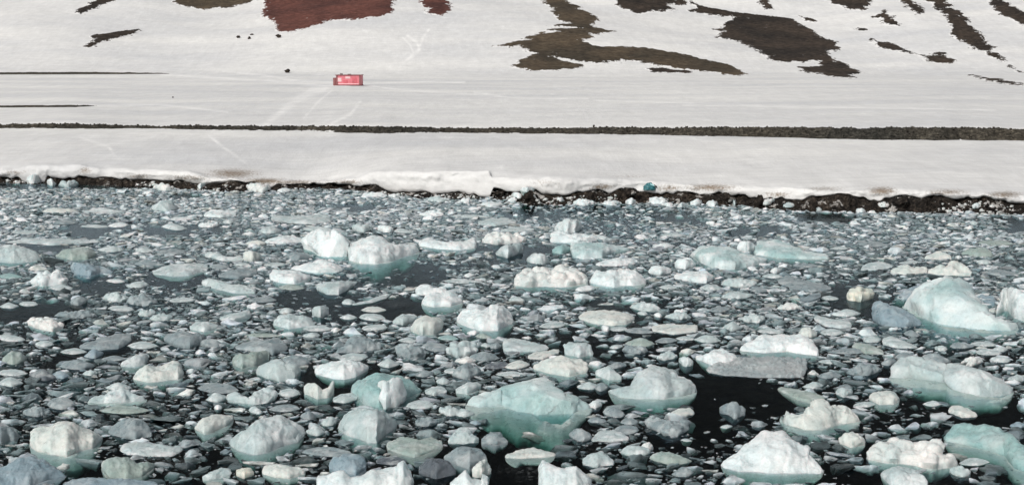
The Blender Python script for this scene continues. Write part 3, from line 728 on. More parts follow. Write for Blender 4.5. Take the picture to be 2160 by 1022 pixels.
P|f|0|1008,467 1030,461 1060,460 1090,465|1010,474 1045,478 1090,471|far pale pan at centre|flat pale ice pan far off near the shore at centre
W|d|0|1169,480 1178,468 1200,463 1220,465 1227,475|1170,486 1190,492 1215,490 1227,482|white egg of ice|smooth white egg shaped ice floe near the brown open water
W|g|0|1160,505 1165,495 1180,490 1205,495 1230,497 1285,498|1162,512 1200,516 1250,508 1285,503|jagged white bar below the egg|jagged white ice bar just below the white egg of ice
A|f|2|1205,515 1235,511 1270,515 1300,518 1328,523|1204,540 1230,545 1270,543 1295,533 1328,527|pale teal slab at centre right|flat pale teal ice slab below the jagged white bar
K|c|9|1083,598 1095,585 1110,573 1130,570 1153,564 1160,575 1185,570 1205,572 1225,580 1240,592|1083,602 1120,606 1160,605 1200,603 1240,600|long rubbly white floe at centre|long rubbly white ice floe in the middle distance at centre
W|d|0|1256,556 1275,548 1300,545 1330,545 1341,552|1258,560 1300,563 1341,557|white loaf below the pale teal slab|white ice loaf just below the pale teal slab
W|g|11|1243,588 1255,577 1275,580 1300,573 1325,570 1350,580 1364,587|1245,600 1290,605 1340,604 1364,597|white humped floe with teal foot|white humped ice floe with teal foot beside the long rubbly floe
W|f|0|1421,580 1445,573 1490,571 1500,577 1505,585|1422,588 1460,595 1490,597 1505,590|white lozenge right of centre|flat white lozenge of ice below the wide pale teal sheet
W|d|0|1423,558 1430,547 1448,545 1468,556|1424,564 1445,568 1468,562|white hump above the lozenge|small white ice hump just above the flat white lozenge
W|d|0|1367,570 1375,561 1400,560 1417,568|1368,576 1392,581 1417,575|white lump left of the lozenge|small white ice lump left of the flat white lozenge
A|f|2|1456,535 1475,520 1500,517 1530,520 1560,530 1600,540 1620,545|1460,542 1480,555 1510,566 1550,568 1590,560 1620,550|wide pale teal sheet|wide low pale teal ice sheet right of centre in the middle distance
A|f|8|1590,528 1600,510 1640,507 1670,515 1700,530 1740,535 1750,542|1592,538 1640,545 1700,547 1750,546|bluish sheet with a green foot|bluish white ice sheet with a green foot right of the pale teal one
W|d|0|1554,522 1562,509 1582,508 1592,518|1555,528 1572,531 1592,526|white knob between the sheets|white ice knob between the two wide pale sheets
G|f|0|1641,590 1660,583 1690,590 1730,598 1754,605|1643,598 1680,612 1720,615 1754,610|grey slab right of centre|wet grey ice slab above the small yellowish crown at right
P|w|0|1813,565 1830,556 1862,549 1885,560|1815,570 1850,570 1885,564|grey-white peak at right|low grey white ice peak left of the cream chain of floes
C|g|0|1878,572 1895,563 1910,557 1925,565 1957,566|1880,577 1920,578 1957,576|left cream hump above the blue berg|cream pointed ice floe above the left side of the blue berg
C|g|0|1956,572 1975,565 2000,562 2005,550 2015,555 2035,565 2050,575|1957,577 2000,581 2050,583|right cream hump above the blue berg|cream peaked ice floe directly behind the top of the blue berg
C|w|0|1948,542 1965,534 1990,526 2000,535 2010,543|1950,546 1980,548 2010,547|cream triangle far right|cream triangular ice floe behind the cream pair at right
E|d|0|2028,533 2045,525 2075,521 2090,528 2095,538|2030,537 2060,541 2095,541|greenish white dome far right|greenish white low ice dome right of the cream triangle
Y|f|0|498,990 512,984 528,986 536,995|499,1003 515,1008 536,1001|yellowish chip at the bottom left centre|small yellowish ice chip between two floes near the bottom edge
P|f|0|702,840 720,830 742,827 755,832|703,847 725,850 755,842|pale slab under the forked floe|small flat pale ice slab just right of the cream forked floe
G|c|0|1363,890 1375,881 1400,888 1430,893 1445,888 1452,893|1365,900 1400,915 1430,920 1452,908|crumbly grey bar in the black water|crumbly grey ice bar at the edge of the black water
C|f|0|1411,872 1430,861 1455,859 1465,868|1412,878 1435,881 1465,873|cream chip below the big humped floe|flat cream ice chip just below the right side of the big humped floe
G|g|0|1518,855 1535,847 1555,853 1572,863|1520,868 1550,880 1572,874|grey crag in the black water|small grey ragged ice crag alone in the black water
P|f|0|1247,925 1265,908 1295,905 1327,920|1248,930 1285,933 1327,928|pale sliver below the great berg|long pale ice sliver right of the great teal berg's green foot
P|d|0|1228,968 1245,955 1270,952 1296,972|1229,980 1260,984 1296,980|pale mound right of the tall cornered block|pale ice mound just above the white block with a tall corner
"""
# small single pieces: cx,cy,w,h,tint,kind
CHIPS = """78,868,54,25,G,c 130,850,55,32,G,f 262,863,95,22,E,f 250,815,50,20,P,d 690,952,95,26,G,f 540,865,28,18,P,d 600,860,60,18,G,f 650,875,30,24,G,d
694,888,32,24,P,d 665,908,38,26,P,d 610,827,42,22,P,f 460,818,78,24,G,f 458,838,44,26,P,d 460,858,16,12,W,d 887,853,56,24,P,f 948,867,40,22,P,c 980,870,40,22,P,d
900,890,44,22,G,c 1003,890,22,14,B,d 1240,813,42,20,P,d 1270,815,28,22,G,d 1823,852,42,14,P,f 1715,812,40,18,P,d 1967,850,38,16,P,d 2055,973,58,22,P,f 2025,995,40,22,P,c
1295,868,42,28,G,d 1328,888,34,20,G,f 1320,906,50,24,G,f 1532,898,24,12,P,d 1340,950,60,26,P,d 1365,943,24,20,K,c 1415,965,80,32,E,d 1440,995,42,26,G,d 1448,927,22,8,P,f 1260,885,36,16,G,d
1225,915,45,36,G,d 301,727,58,20,P,f 198,745,38,24,B,d 160,664,80,18,G,c 20,712,60,18,P,f 94,724,36,16,P,f 30,755,50,34,E,d 155,740,50,16,P,f 163,769,68,26,G,d 90,790,52,28,D,d
127,790,36,20,B,d 22,805,48,26,P,f 25,785,60,18,P,f 240,755,50,14,G,f 190,786,30,14,P,c 166,634,34,22,G,d 245,628,50,22,P,c 300,635,60,24,G,c 255,650,50,14,P,f 310,660,34,16,P,c
385,632,50,12,P,f 340,670,44,16,P,c 553,632,54,14,G,f 669,692,54,16,P,f 657,706,34,12,P,d 624,760,56,28,G,f 745,752,56,20,P,f 555,706,70,12,E,f 440,724,70,18,G,g 412,712,26,20,P,d
605,655,30,18,P,d 735,668,34,14,P,d 788,652,48,14,C,f 785,668,50,18,P,f 790,690,50,16,P,f 735,636,26,16,P,d 919,731,54,24,G,f 982,760,42,16,K,c 985,785,56,32,G,c 1022,751,58,26,G,d
1091,769,48,22,C,f 1048,770,50,18,D,f 1078,788,58,14,P,f 820,765,44,24,P,d 860,717,36,12,P,f 953,782,30,14,P,f 895,787,38,18,G,d 935,802,28,20,P,d 998,700,24,14,W,d 1020,708,32,14,E,d
1025,727,20,12,P,d 1046,728,24,18,G,d 1165,685,50,16,P,f 945,712,40,12,T,f 1090,632,32,16,P,d 1348,697,54,16,G,f 1350,722,56,22,E,d 1405,717,42,14,G,f 1445,713,36,12,P,f 1492,714,52,22,P,d
1305,693,34,12,P,f 1277,692,16,16,W,g 1556,622,62,20,P,d 1362,648,60,22,P,g 1355,660,20,10,P,d 1388,664,16,12,W,d 1430,667,50,16,P,c 1436,656,26,12,W,c 1518,652,40,14,G,f 1545,688,40,26,P,d
1590,672,44,22,P,c 1300,770,40,16,G,d 1407,752,40,18,P,c 1447,760,28,28,P,g 1340,737,50,22,G,c 1300,730,26,12,P,f 1785,660,56,18,P,d 1755,700,46,16,P,f 1625,698,50,14,P,f 1840,715,36,18,P,d
1790,740,80,14,G,f 1750,762,44,12,P,f 1823,780,66,28,G,c 1750,790,48,20,G,d 1875,762,30,18,G,d 1908,750,36,20,G,f 1975,756,56,24,G,d 1665,648,50,14,K,c 1750,628,34,12,P,f 1924,703,32,18,G,d
2050,763,44,20,K,c 2110,735,30,16,P,d 2030,728,48,16,G,d 2075,725,50,12,P,f 2085,742,50,16,P,f 2110,757,40,16,P,d 2145,797,36,22,P,d 2150,895,36,16,B,d 1985,735,24,12,P,c 234,525,52,16,P,d
305,527,36,14,P,d 362,531,56,14,G,f 128,606,46,14,P,f 243,592,36,10,W,f 290,600,44,16,P,d 20,582,50,14,T,f 127,444,72,12,C,d 217,445,86,11,P,f 250,474,40,13,W,d 347,437,52,22,P,g
382,461,48,9,W,f 140,468,50,12,G,d 55,490,56,9,P,f 368,478,50,16,P,d 200,477,56,8,P,f 315,556,60,12,G,g 570,485,42,20,P,d 580,557,44,11,P,f 615,605,50,16,E,f 463,562,38,14,G,f
510,557,32,10,P,f 630,540,50,20,G,g 540,512,40,15,C,d 440,475,40,12,W,c 483,467,26,12,P,d 670,483,60,14,P,d 765,481,40,22,P,c 700,490,50,12,P,f 1092,484,70,13,P,f 1185,526,38,24,T,d
1135,548,44,24,P,g 975,592,76,14,P,f 990,580,24,10,W,d 812,483,30,18,W,c 850,487,40,11,P,f 990,456,76,8,P,f 910,452,50,12,W,c 1235,608,40,15,W,d 1400,518,44,16,W,d 1420,495,50,11,P,f
1560,598,70,20,P,c 1410,605,36,13,P,f 1500,606,44,16,P,d 1637,569,24,16,W,d 2022,542,14,9,W,d 2075,552,30,13,P,d 2110,575,70,15,G,f 1840,515,64,13,G,f 2100,512,70,12,E,f 2020,514,18,8,W,d
1997,488,18,9,W,d 2057,470,20,13,P,g 1770,523,36,9,P,f 1920,553,44,9,P,f 1700,560,50,9,G,f 1630,582,40,10,P,d 460,690,30,10,G,f 60,640,36,12,P,f 20,644,36,16,P,d 1600,610,40,14,G,f"""
# ice blocks stranded along the rocks
STRANDED = """75,376,40,26,W,g 108,384,22,16,W,d 145,388,44,14,P,c 313,407,28,9,W,g 345,396,46,14,K,c 426,391,22,15,W,d 545,397,54,18,K,c 600,401,32,10,W,d 790,411,54,9,W,c
832,412,26,9,W,d 925,421,50,10,P,c 985,424,30,10,W,c 1035,431,46,11,W,f 1092,412,30,13,W,d 1085,421,30,10,W,g 1112,398,32,13,W,d 1232,428,50,12,W,c 1290,428,40,10,W,c 1330,424,28,14,W,d
1390,424,52,13,W,c 1410,431,30,10,W,d 1440,432,25,13,W,d 1470,427,30,12,W,g 1502,430,28,13,W,g 1548,426,13,17,P,g 1578,440,28,11,W,d 1620,425,34,12,K,c 1667,432,34,10,P,d 1722,440,32,11,P,f
1784,438,36,13,P,c 1814,444,26,13,W,g 1865,432,34,10,K,c 2060,433,20,11,W,g 1880,455,26,7,C,f 1180,423,26,13,W,c"""
TINT = dict(W=(.86, .89, .885), C=(.75, .765, .72), P=(.56, .625, .625), G=(.29, .34, .355), D=(.14, .16, .18), B=(.31, .395, .44), T=(.34, .51, .50),
            E=(.38, .45, .415), A=(.64, .74, .735), K=(.83, .82, .79), Y=(.82, .79, .68), S=(.40, .43, .435))
WORD = dict(W="white", C="cream", P="pale", G="grey", D="dark", B="blue-grey", T="teal", E="greenish", K="off-white", A="pale teal", Y="yellowish", S="grey")
SHAPE = dict(d="rounded", f="flat", g="jagged", c="crumbly", w="wedge shaped", h="horned", r="flat")

DEP = lambda py: (py - HOR) / FPX
def floe_geo(top, bot, kind, tint, foot=0.0, seed=0, z0=0.0, draft_k=1.0):
    """A lump of ice lofted from its skyline and its waterline: real depth, height and a sunken keel."""
    tx, ty = top; bx, by = bot
    rs = np.random.default_rng(seed * 7 + 11)
    x0, x1 = min(tx[0], bx[0]), max(tx[-1], bx[-1])
    W = x1 - x0
    nu = int(np.clip(W * 0.75, 22, 110))
    nv = int(np.clip(nu * 0.42, 9, 26))
    t = np.linspace(-1, 1, nu)
    u = np.sign(t) * (1 - (1 - np.abs(t)) ** 1.5)           # denser at the ends
    xs = x0 + (u + 1) / 2 * W
    T, B = np.interp(xs, tx, ty), np.interp(xs, bx, by)
    hh = np.maximum(B - T, 0.3)
    rag = {"d": .07, "f": .06, "w": .06, "g": .15, "c": .05, "h": .03, "r": .05}[kind]
    T = T + hh * rag * fbm(xs / (W * .2), seed * 3.7, 0, 3, 201, .5)
    B = B + hh * .09 * fbm(xs / (W * .33), seed * 1.9, 5, 2, 202, .4)
    B = np.maximum(B, T + 0.3)
    env = np.sqrt(np.clip(1 - u ** 2, 0, 1))
    cap = np.clip((1 - np.abs(u)) / 0.05, 0, 1) ** 0.7        # round the ends off
    dH = (B - T) * cap
    mid = (T + B) / 2
    B = mid * (1 - cap) + B * cap if W < 500 else B
    ym = float(np.mean(B))
    dep = max(DEP(ym), 0.08)
    Hm = float(dH.max())
    depth_px = min(1.05 * W * dep, {"d": .62, "g": .58, "c": .6, "h": .5, "w": .75, "f": .84, "r": .92}[kind] * Hm)
    q = depth_px / Hm
    s = {"d": .68, "f": .9, "w": .88, "g": .72, "c": .66, "h": .55, "r": .93}[kind]
    pe = {"d": 1.65, "f": 1.9, "w": 1.2, "g": 1.4, "c": 1.9, "h": 1.9, "r": 2.0}[kind]
    gx, gy = on_water(xs, B, z0)
    bxk, byk = on_water(xs, B - q * dH, z0)
    L = np.hypot(bxk - gx, byk - gy) + 1e-4
    ex, ey = (bxk - gx) / L, (byk - gy) / L
    dist = gy
    hgt = dist / FPX * dH * (1 - s * q) * 1.0
    hmax = float(hgt.max()) + 1e-3
    wid = W * float(dist.mean()) / FPX
    # above water
    tv = np.linspace(0, 1, nv) ** 1.0
    f = np.where(tv < s, np.clip(1 - np.abs(1 - tv / s) ** pe, 0, 1) ** (1 / pe), np.clip(1 - ((tv - s) / (1 - s)) ** 2, 0, 1) ** 0.5)
    if kind in "fr":                                       # a pan: quick rise at the rim, then a nearly level top
        f = np.where(tv < s, np.clip(1 - np.abs(1 - tv / .28).clip(0, 1) ** 2, 0, 1) ** .6 * (tv < .28) + (tv >= .28), f) * (.82 + .18 * np.clip(tv / s, 0, 1))
    draft = np.clip(1.1 * hmax, 0.25, 1.8) * draft_k
    fm = np.zeros(nu)
    if foot > 0:
        fx, fy = on_water(xs, B + foot * env ** 0.8 * (0.75 + 0.5 * fbm(xs / (W * .22), seed, 0, 2, 3)), z0)
        fm = np.maximum(gy - fy, 0)
    sx, sy, sz = [], [], []
    for k in range(nv):
        sx.append(gx + ex * L * tv[k]); sy.append(gy + ey * L * tv[k]); sz.append(hgt * f[k])
    e = env * np.clip(hgt / hmax * 1.5 + 0.25, 0, 1)
    keel = ((1.05, -.10, 0), (1.0, -.40, 0), (.85, -.8, 0), (.6, -1.0, 0), (.45, -.95, 0), (.36, -.80, 0), (.28, -.6, 0), (.22, -.42, 0), (.15, -.28, 0), (.08, -.15, 0), (.02, -.05, 0))
    for (a, zz, fo) in keel if foot <= 0 else ((1.05, -.10, 0), (1.04, -.40, 0), (.85, -.8, 0), (.5, -1.0, 0), (.15, -.95, 0.15), (-.02, -.80, .75), (-.04, -.55, 1.0), (-.04, -.30, .96), (-.03, -.17, .72), (-.02, -.085, .36), (-.01, -.03, .12)):
        d = L * a - fm * fo
        sx.append(gx + ex * d); sy.append(gy + ey * d); sz.append(zz * draft * e)
    X, Y, Z = [np.stack(q_, 1) for q_ in (sx, sy, sz)]
    nl = X.shape[1]
    # surface normals of the loft, for the relief
    P = np.stack([X, Y, Z], -1)
    du = np.gradient(P, axis=0)
    dv = np.roll(P, -1, 1) - np.roll(P, 1, 1)
    n = np.cross(du, dv); n /= np.linalg.norm(n, axis=-1, keepdims=True) + 1e-9
    if n[nu // 2, nv // 2, 2] < 0: n = -n
    size = max(min(wid, 2.2 * hmax + 0.25 * wid), 0.12)
    c = 2.6 / size
    o = seed * 17.3
    rel = fbm(X * c + o, Y * c, Z * c * 1.3, 5, 5, 0.55)
    rel2 = fbm(X * c * 0.45 + o, Y * c * .45, Z * c * .6, 3, 9)
    ridg = 1 - 2 * np.abs(fbm(X * c * .8 + o, Y * c * .8, Z * c * .8, 4, 15, 0.55))
    amp = {"d": (.085, .09, .03), "f": (.06, .06, .03), "w": (.06, .06, .04), "g": (.11, .10, .12), "c": (.05, .05, .0), "h": (.03, .02, .02), "r": (.03, .03, .0)}[kind]
    fine_ = fbm(X * c * 2.7 + o, Y * c * 2.7, Z * c * 3.2, 4, 65, 0.62)
    disp = size * (amp[0] * rel + amp[1] * rel2 + amp[2] * ridg + .042 * fine_) * 0.85
    up = np.concatenate([np.ones(nv), np.full(nl - nv, 0.75)])[None, :]
    if kind in "cr":                                        # rounded rubble frozen together
        m = int(np.clip(wid / size * 34, 26, 120)) if kind == "c" else 260
        ii = rs.integers(0, nu, m); jj = rs.integers(0, nv, m)
        cen = P[ii, jj] + n[ii, jj] * 0.02 * size
        rad = size * rs.uniform(.07, .17, m) * (1 if kind == "c" else .55)
        d = np.linalg.norm(P[:, :, None, :] - cen[None, None], axis=-1) / rad
        disp = disp + (np.sqrt(np.clip(1 - np.clip(d, 0, 1) ** 2, 0, 1)) * rad).max(-1) * 0.75
    edge = (0.25 + 0.75 * np.clip(hgt / hmax * 1.6, 0, 1))[:, None]
    low = np.clip(Z / (0.25 * hmax), 0.15, 1) * (Z >= 0) + (Z < 0) * 0.5
    P = P + n * (disp * up * edge * low)[..., None]
    P[..., 2] += z0
    # facets for broken ice
    if kind in "gw":
        for _ in range(7):
            nn = rs.normal(size=3); nn[2] = abs(nn[2]) + .25; nn[0] *= 1.2; nn /= np.linalg.norm(nn)
            cc = P[nu // 2, nv // 2]
            pr = (P[:, :nv] - cc) @ nn
            lim = np.quantile(pr, rs.uniform(.86, .96))
            ov = np.clip(pr - lim, 0, None)
            P[:, :nv] -= nn * (ov * 0.85)[..., None]
    # the piece's own colours: frosted crust on top, clearer wet ice low down and in hollows
    base = np.array(TINT[tint])
    col = np.ones((nu, nl, 3)) * base
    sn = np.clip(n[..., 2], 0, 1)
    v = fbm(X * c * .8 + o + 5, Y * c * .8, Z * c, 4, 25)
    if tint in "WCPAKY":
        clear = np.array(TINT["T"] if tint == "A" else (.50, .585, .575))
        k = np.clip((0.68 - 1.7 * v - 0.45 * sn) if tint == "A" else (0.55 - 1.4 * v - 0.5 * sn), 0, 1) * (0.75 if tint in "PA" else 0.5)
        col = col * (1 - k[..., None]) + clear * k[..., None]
        if tint in "AP":
            k = np.clip((v - 0.05) * 3, 0, 1)[..., None] * .6
            col = col * (1 - k) + np.array(TINT["W"]) * k
    else:
        k = np.clip((v + 0.02) * 2.2, 0, 1)[..., None] * .45
        col = col * (1 - k) + np.array((.66, .69, .68)) * k
    col[:, nv:] = np.array((.43, .525, .50)) if tint in "WCAKPYT" else base * .8 + .08
    return P, col, nv, wid

def build_floe(name, top, bot, kind, tint, foot, seed, z0=0.0, draft_k=1.0):
    P, col, nv, wid = floe_geo(top, bot, kind, tint, foot, seed, z0, draft_k)
    nu, nl = P.shape[:2]
    org = np.array([P[:, :nv, 0].mean(), P[:, :nv, 1].mean(), z0])
    V = P.reshape(-1, 3) - org
    C = col.reshape(-1, 3)
    F = grid_faces(nu, nl, True)
    j = np.tile(np.arange(nl), nu - 1)
    is_top = j < nv - 1
    # end caps
    caps = []
    Vx, Cx = [V], [C]
    for i, flip in ((0, False), (nu - 1, True)):
        ci = len(V) + len(caps)
        ring = i * nl + np.arange(nl)
        tri = np.stack([ring, np.roll(ring, -1), np.full(nl, ci)], 1)
        caps.append(tri if flip else tri[:, ::-1])
        Vx.append(V[ring].mean(0, keepdims=True)); Cx.append(C[ring].mean(0, keepdims=True))
    V2, C2 = np.concatenate(Vx), np.concatenate(Cx)
    if foot >= 8:
        o = mesh_obj(name, V2, [F[is_top]] + caps, M_ICE, tint=C2, sharp=48)
        o.location = org
        ft = mesh_obj("sunken_foot", V, F[~is_top], M_ICE, parent=o, tint=C)
    else:
        o = mesh_obj(name, V2, [F] + caps, M_ICE, tint=C2, sharp=48)
        o.location = org
    return o, org, wid

# occupancy of the sea surface, so that pieces pack without running through each other
CELL, OX, OY = 0.12, -96.0, 30.0
OCC = np.zeros((1600, 1130), bool)
def cells(x, y): return int((x - OX) / CELL), int((y - OY) / CELL)
def mark_poly(px, py):
    X, Y = on_water(np.array(px), np.array(py))
    i0, j0 = cells(X.min(), Y.min()); i1, j1 = cells(X.max(), Y.max())
    i0, j0, i1, j1 = max(i0, 0), max(j0, 0), min(i1 + 1, OCC.shape[0]), min(j1 + 1, OCC.shape[1])
    if i1 <= i0 or j1 <= j0: return
    gx, gy = np.meshgrid(OX + (np.arange(i0, i1) + .5) * CELL, OY + (np.arange(j0, j1) + .5) * CELL, indexing="ij")
    OCC[i0:i1, j0:j1] |= poly_sd(gx, gy, X, Y) > -0.04

LAND = []          # landmarks for describing the small pieces: short name, cx, cy, w, h
ICE = []           # every individual piece in view
GROUP_FLOE, GROUP_CHIP = "ice floes drifting in the bay", "small ice chunks drifting between the floes"
for i, ln in enumerate(FLOES.strip().splitlines()):
    ti, kd, foot, tp, bt, short, lab = ln.split("|")
    top, bot = line(tp), line(bt)
    foot = float(foot)
    o, org, wid = build_floe("ice_floe", top, bot, kd, ti, foot, i + 1)
    tag(o, lab, "ice floe", GROUP_FLOE)
    x0, x1 = min(top[0][0], bot[0][0]), max(top[0][-1], bot[0][-1])
    y0, y1 = top[1].min(), bot[1].max()
    LAND.append((short, (x0 + x1) / 2, (y0 + y1) / 2, x1 - x0, y1 - y0))
    ICE.append(o)
    # footprint: from the waterline back to its rear edge (and over most of its sunken foot)
    q = min(0.7, 1.05 * (x1 - x0) * max(DEP(y1), .08) / max(1, (y1 - y0)))
    xs = np.linspace(x0, x1, 24)
    B = np.interp(xs, *bot); T = np.interp(xs, *top)
    mark_poly(np.concatenate([xs, xs[::-1]]), np.concatenate([B + foot * 0.75 * np.sqrt(np.clip(1 - ((xs - xs.mean()) / (x1 - x0) * 2) ** 2, 0, 1)), (B - q * (B - T))[::-1]]))
# the pale block standing on the teal dome, and the deep blue ice beside the blue berg
dome = ICE[[l[0] for l in LAND].index("low teal dome at centre")]
blk, org, _ = build_floe("white_block", line("796,822 806,806 822,800 840,799 852,808 857,826"), line("797,850 812,862 836,860 857,842"), "g", "W", 0, 301)
blk.parent = dome; blk.location = org - np.array(dome.location)
berg = ICE[[l[0] for l in LAND].index("blue berg at right")]
for k, (tp, bt) in enumerate((("1880,640 1895,618 1925,602 1950,597 1975,600", "1880,648 1905,655 1945,650 1975,640"), ("2045,625 2065,618 2095,625 2115,645", "2045,640 2070,655 2095,668 2115,668"))):
    lg, org, _ = build_floe("sunken_ledge", line(tp), line(bt), "f", "B", 0, 310 + k, -0.62, 0.6)
    lg.parent = berg; lg.location = org - np.array(berg.location)

def used_label():
    return {o["label"] for o in scene.objects if "label" in o.keys()}
LABELS = used_label()
def where(cx, cy, w, h, L):
    dx, dy = (cx - L[1]), (cy - L[2]) * 1.7
    if abs(dx) > 2.0 * abs(dy): return "left of" if dx < 0 else "right of"
    if abs(dy) > 2.0 * abs(dx): return "behind" if dy < 0 else "in front of"
    return ("behind" if dy < 0 else "in front") + " and " + ("left of" if dx < 0 else "right of")
def describe(cx, cy, w, h, ti, kd, noun="chunk"):
    """a label that ties the piece to its two nearest landmarks"""
    d = [(math.hypot(max(0, abs(cx - L[1]) - L[3] / 2), 1.7 * max(0, abs(cy - L[2]) - L[4] / 2)), k) for k, L in enumerate(LAND)]
    near = [LAND[k] for _, k in sorted(d)[:8]]
    size = "tiny" if w < 24 else "small" if w < 46 else "medium" if w < 70 else "long"
    look = [f"{size} {WORD[ti]} {SHAPE[kd]} ice {noun}", f"{WORD[ti]} {SHAPE[kd]} ice {noun}", f"{size} {WORD[ti]} ice {noun}", f"{WORD[ti]} ice {noun}"]
    for k, L in enumerate(near):
        for lk in look:
            s = f"{lk} {where(cx, cy, w, h, L)} the {L[0]}"
            if len(s.split()) <= 16 and s not in LABELS:
                LABELS.add(s); return s
    for a in near:
        for b_ in near:
            s = f"{WORD[ti]} ice {noun} between the {a[0]} and the {b_[0]}"
            if a is not b_ and len(s.split()) <= 16 and s not in LABELS:
                LABELS.add(s); return s
    return f"{look[0]} {where(cx, cy, w, h, near[0])} the {near[0][0]}"

def chip_outline(cx, cy, w, h, kd, seed):
    r_ = np.random.default_rng(seed)
    u = np.linspace(-1, 1, 11)
    e = np.clip(1 - np.abs(u) ** r_.uniform(1.3, 2.2), 0, 1) ** r_.uniform(.55, .95)
    sk = r_.uniform(-.35, .35)
    crest = 1 - 0.35 * np.abs(u - sk) if kd in "dw" else 1 + 0.16 * r_.normal(size=11) if kd in "gc" else np.ones(11) * (1 + .1 * sk * u)
    lean = r_.uniform(-.16, .16) * h * u
    b0 = cy + .12 * h
    return (cx + u * w / 2, b0 - .62 * h * e * crest + lean), (cx + u * w / 2, b0 + .38 * h * e + lean + .02)
for i, s in enumerate(CHIPS.split()):
    a = s.split(",")
    cx, cy, w, h = map(float, a[:4]); ti, kd = a[4:]
    w *= 1.14; h *= .82
    top, bot = chip_outline(cx, cy, w, h, kd, 500 + i)
    # leave out what would sit inside a bigger floe
    o, org, wid = build_floe("ice_chunk", top, bot, kd, ti, 0, 500 + i)
    tag(o, describe(cx, cy, w, h, ti, kd), "ice chunk", GROUP_CHIP)
    ICE.append(o)
    q = min(.65, 1.05 * w * DEP(cy) / h)
    mark_poly(np.concatenate([bot[0], bot[0][::-1]]), np.concatenate([bot[1], (bot[1] - q * (bot[1] - top[1]))[::-1]]))
for i, s in enumerate(STRANDED.split()):
    a = s.split(",")
    cx, cy, w, h = map(float, a[:4]); ti, kd = a[4:]
    top, bot = chip_outline(cx, cy, w, h, kd, 900 + i)
    yb_ = cy + h / 2
    t_, sl_ = ray(cx, yb_)
    Yw = float(shore(np.array([float(t_)]))["Yw"][0])
    z0 = max(0.0, CAM_H + float(sl_) * (Yw + 0.5))
    o, org, wid = build_floe("ice_block", top, bot, kd, ti, 0, 900 + i, z0)
    LB = [("black rocky shore", cx, cy, 1, 1)]
    t = describe(cx, cy, w, h, ti, kd, "block")
    tag(o, t, "ice block", "ice blocks stranded along the rocky shore")
    ICE.append(o)

# ------------------------------------------------------------------ crushed ice between the floes
import bmesh
def ico(sub):
    bm = bmesh.new(); bmesh.ops.create_icosphere(bm, subdivisions=sub, radius=1.0)
    V = np.array([v.co[:] for v in bm.verts]); F = np.array([[v.index for v in f.verts] for f in bm.faces]); bm.free()
    return V, F
ICO = {s: ico(s) for s in (2, 3, 4)}
def lump(sub, seed, facets=10, rough=.30, form=0):
    """a broken piece of ice: 0 lump, 1 plate, 2 shard"""
    V, F = ICO[sub]; V = V.copy()
    r_ = np.random.default_rng(seed)
    V *= (1 + rough * 1.5 * fbm(V[:, 0] * 1.1 + seed, V[:, 1] * 1.1, V[:, 2] * 1.1, 3, 101))[:, None]
    if form == 1: V[:, 2] = np.sign(V[:, 2]) * np.abs(V[:, 2]) ** .45 * .6
    for k in range(facets + (4 if form else 0)):
        n = r_.normal(size=3)
        if form == 1: n[2] *= .12
        if form == 2: n[2] = abs(n[2]) * .9 + .1
        n /= np.linalg.norm(n)
        pr = V @ n
        V -= n * (np.clip(pr - r_.uniform(.36, .78), 0, None) * .97)[:, None]
    V = V / np.abs(V).max(0)
    if form == 0:
        V[:, 1] *= 1 - .30 * np.abs(V[:, 0]) ** 1.3
        V[:, 2] = np.sign(V[:, 2]) * np.abs(V[:, 2]) ** 1.25
    if form == 2:
        V[:, 1] *= .45 + .55 * (V[:, 0] * .5 + .5)
        V[:, 2] *= .35 + .65 * (V[:, 0] * .5 + .5)
    V[:, :2] *= (1 - .45 * np.clip(-V[:, 2], 0, 1))[:, None]
    V *= (1 + rough * .50 * noise3(V[:, 0] * 2.4 + seed, V[:, 1] * 2.4, V[:, 2] * 2.4, 104))[:, None]
    V *= (1 + rough * .60 * noise3(V[:, 0] * 5 + seed, V[:, 1] * 5, V[:, 2] * 5, 103))[:, None]
    return V / np.abs(V).max(0)
PROTO = {2: [lump(2, 40 + k, form=k % 3) for k in range(18)], 3: [lump(3, 140 + k, form=k % 3) for k in range(18)], 4: [lump(4, 240 + k) for k in range(6)]}

# open lanes of water: cx, cy, rx, ry, how open
LANES = [(1520, 820, 85, 34, 1), (1590, 850, 90, 45, .95), (1500, 890, 65, 65, 1), (1430, 930, 70, 25, .9), (1570, 905, 40, 60, .7), (1250, 870, 90, 20, .6), (2080, 872, 120, 38, 1), (1960, 850, 70, 30, .95),
         (1985, 890, 60, 35, .8), (1880, 895, 110, 32, .8), (1760, 835, 60, 24, .8), (860, 577, 105, 30, 1), (715, 648, 85, 42, 1), (640, 630, 80, 22, 1), (745, 590, 40, 25, .9), (375, 588, 90, 24, 1), (330, 640, 60, 28, .7), (215, 602, 60, 26, 1), (110, 650, 80, 20, .6), (400, 640, 50, 20, .6), (60, 700, 70, 14, .55),
         (185, 990, 45, 20, 1), (1140, 448, 80, 22, .95), (1290, 470, 80, 34, .9), (1250, 440, 80, 14, .9), (1340, 500, 60, 18, .6), (1790, 1005, 70, 30, .9), (1835, 940, 40, 40, .6), (480, 880, 60, 18, .7), (440, 965, 40, 18, .7), (1200, 985, 50, 20, .8), (845, 1000, 60, 30, .5),
         (1350, 850, 90, 18, .7), (1200, 800, 60, 30, .6), (1360, 765, 90, 34, .55), (690, 660, 40, 20, .8), (1700, 790, 50, 30, .75), (1870, 790, 30, 24, .8), (1920, 625, 40, 30, .9), (240, 950, 40, 30, .6), (260, 890, 40, 20, .4), (700, 580, 40, 14, .7), (1010, 965, 60, 30, .4)]
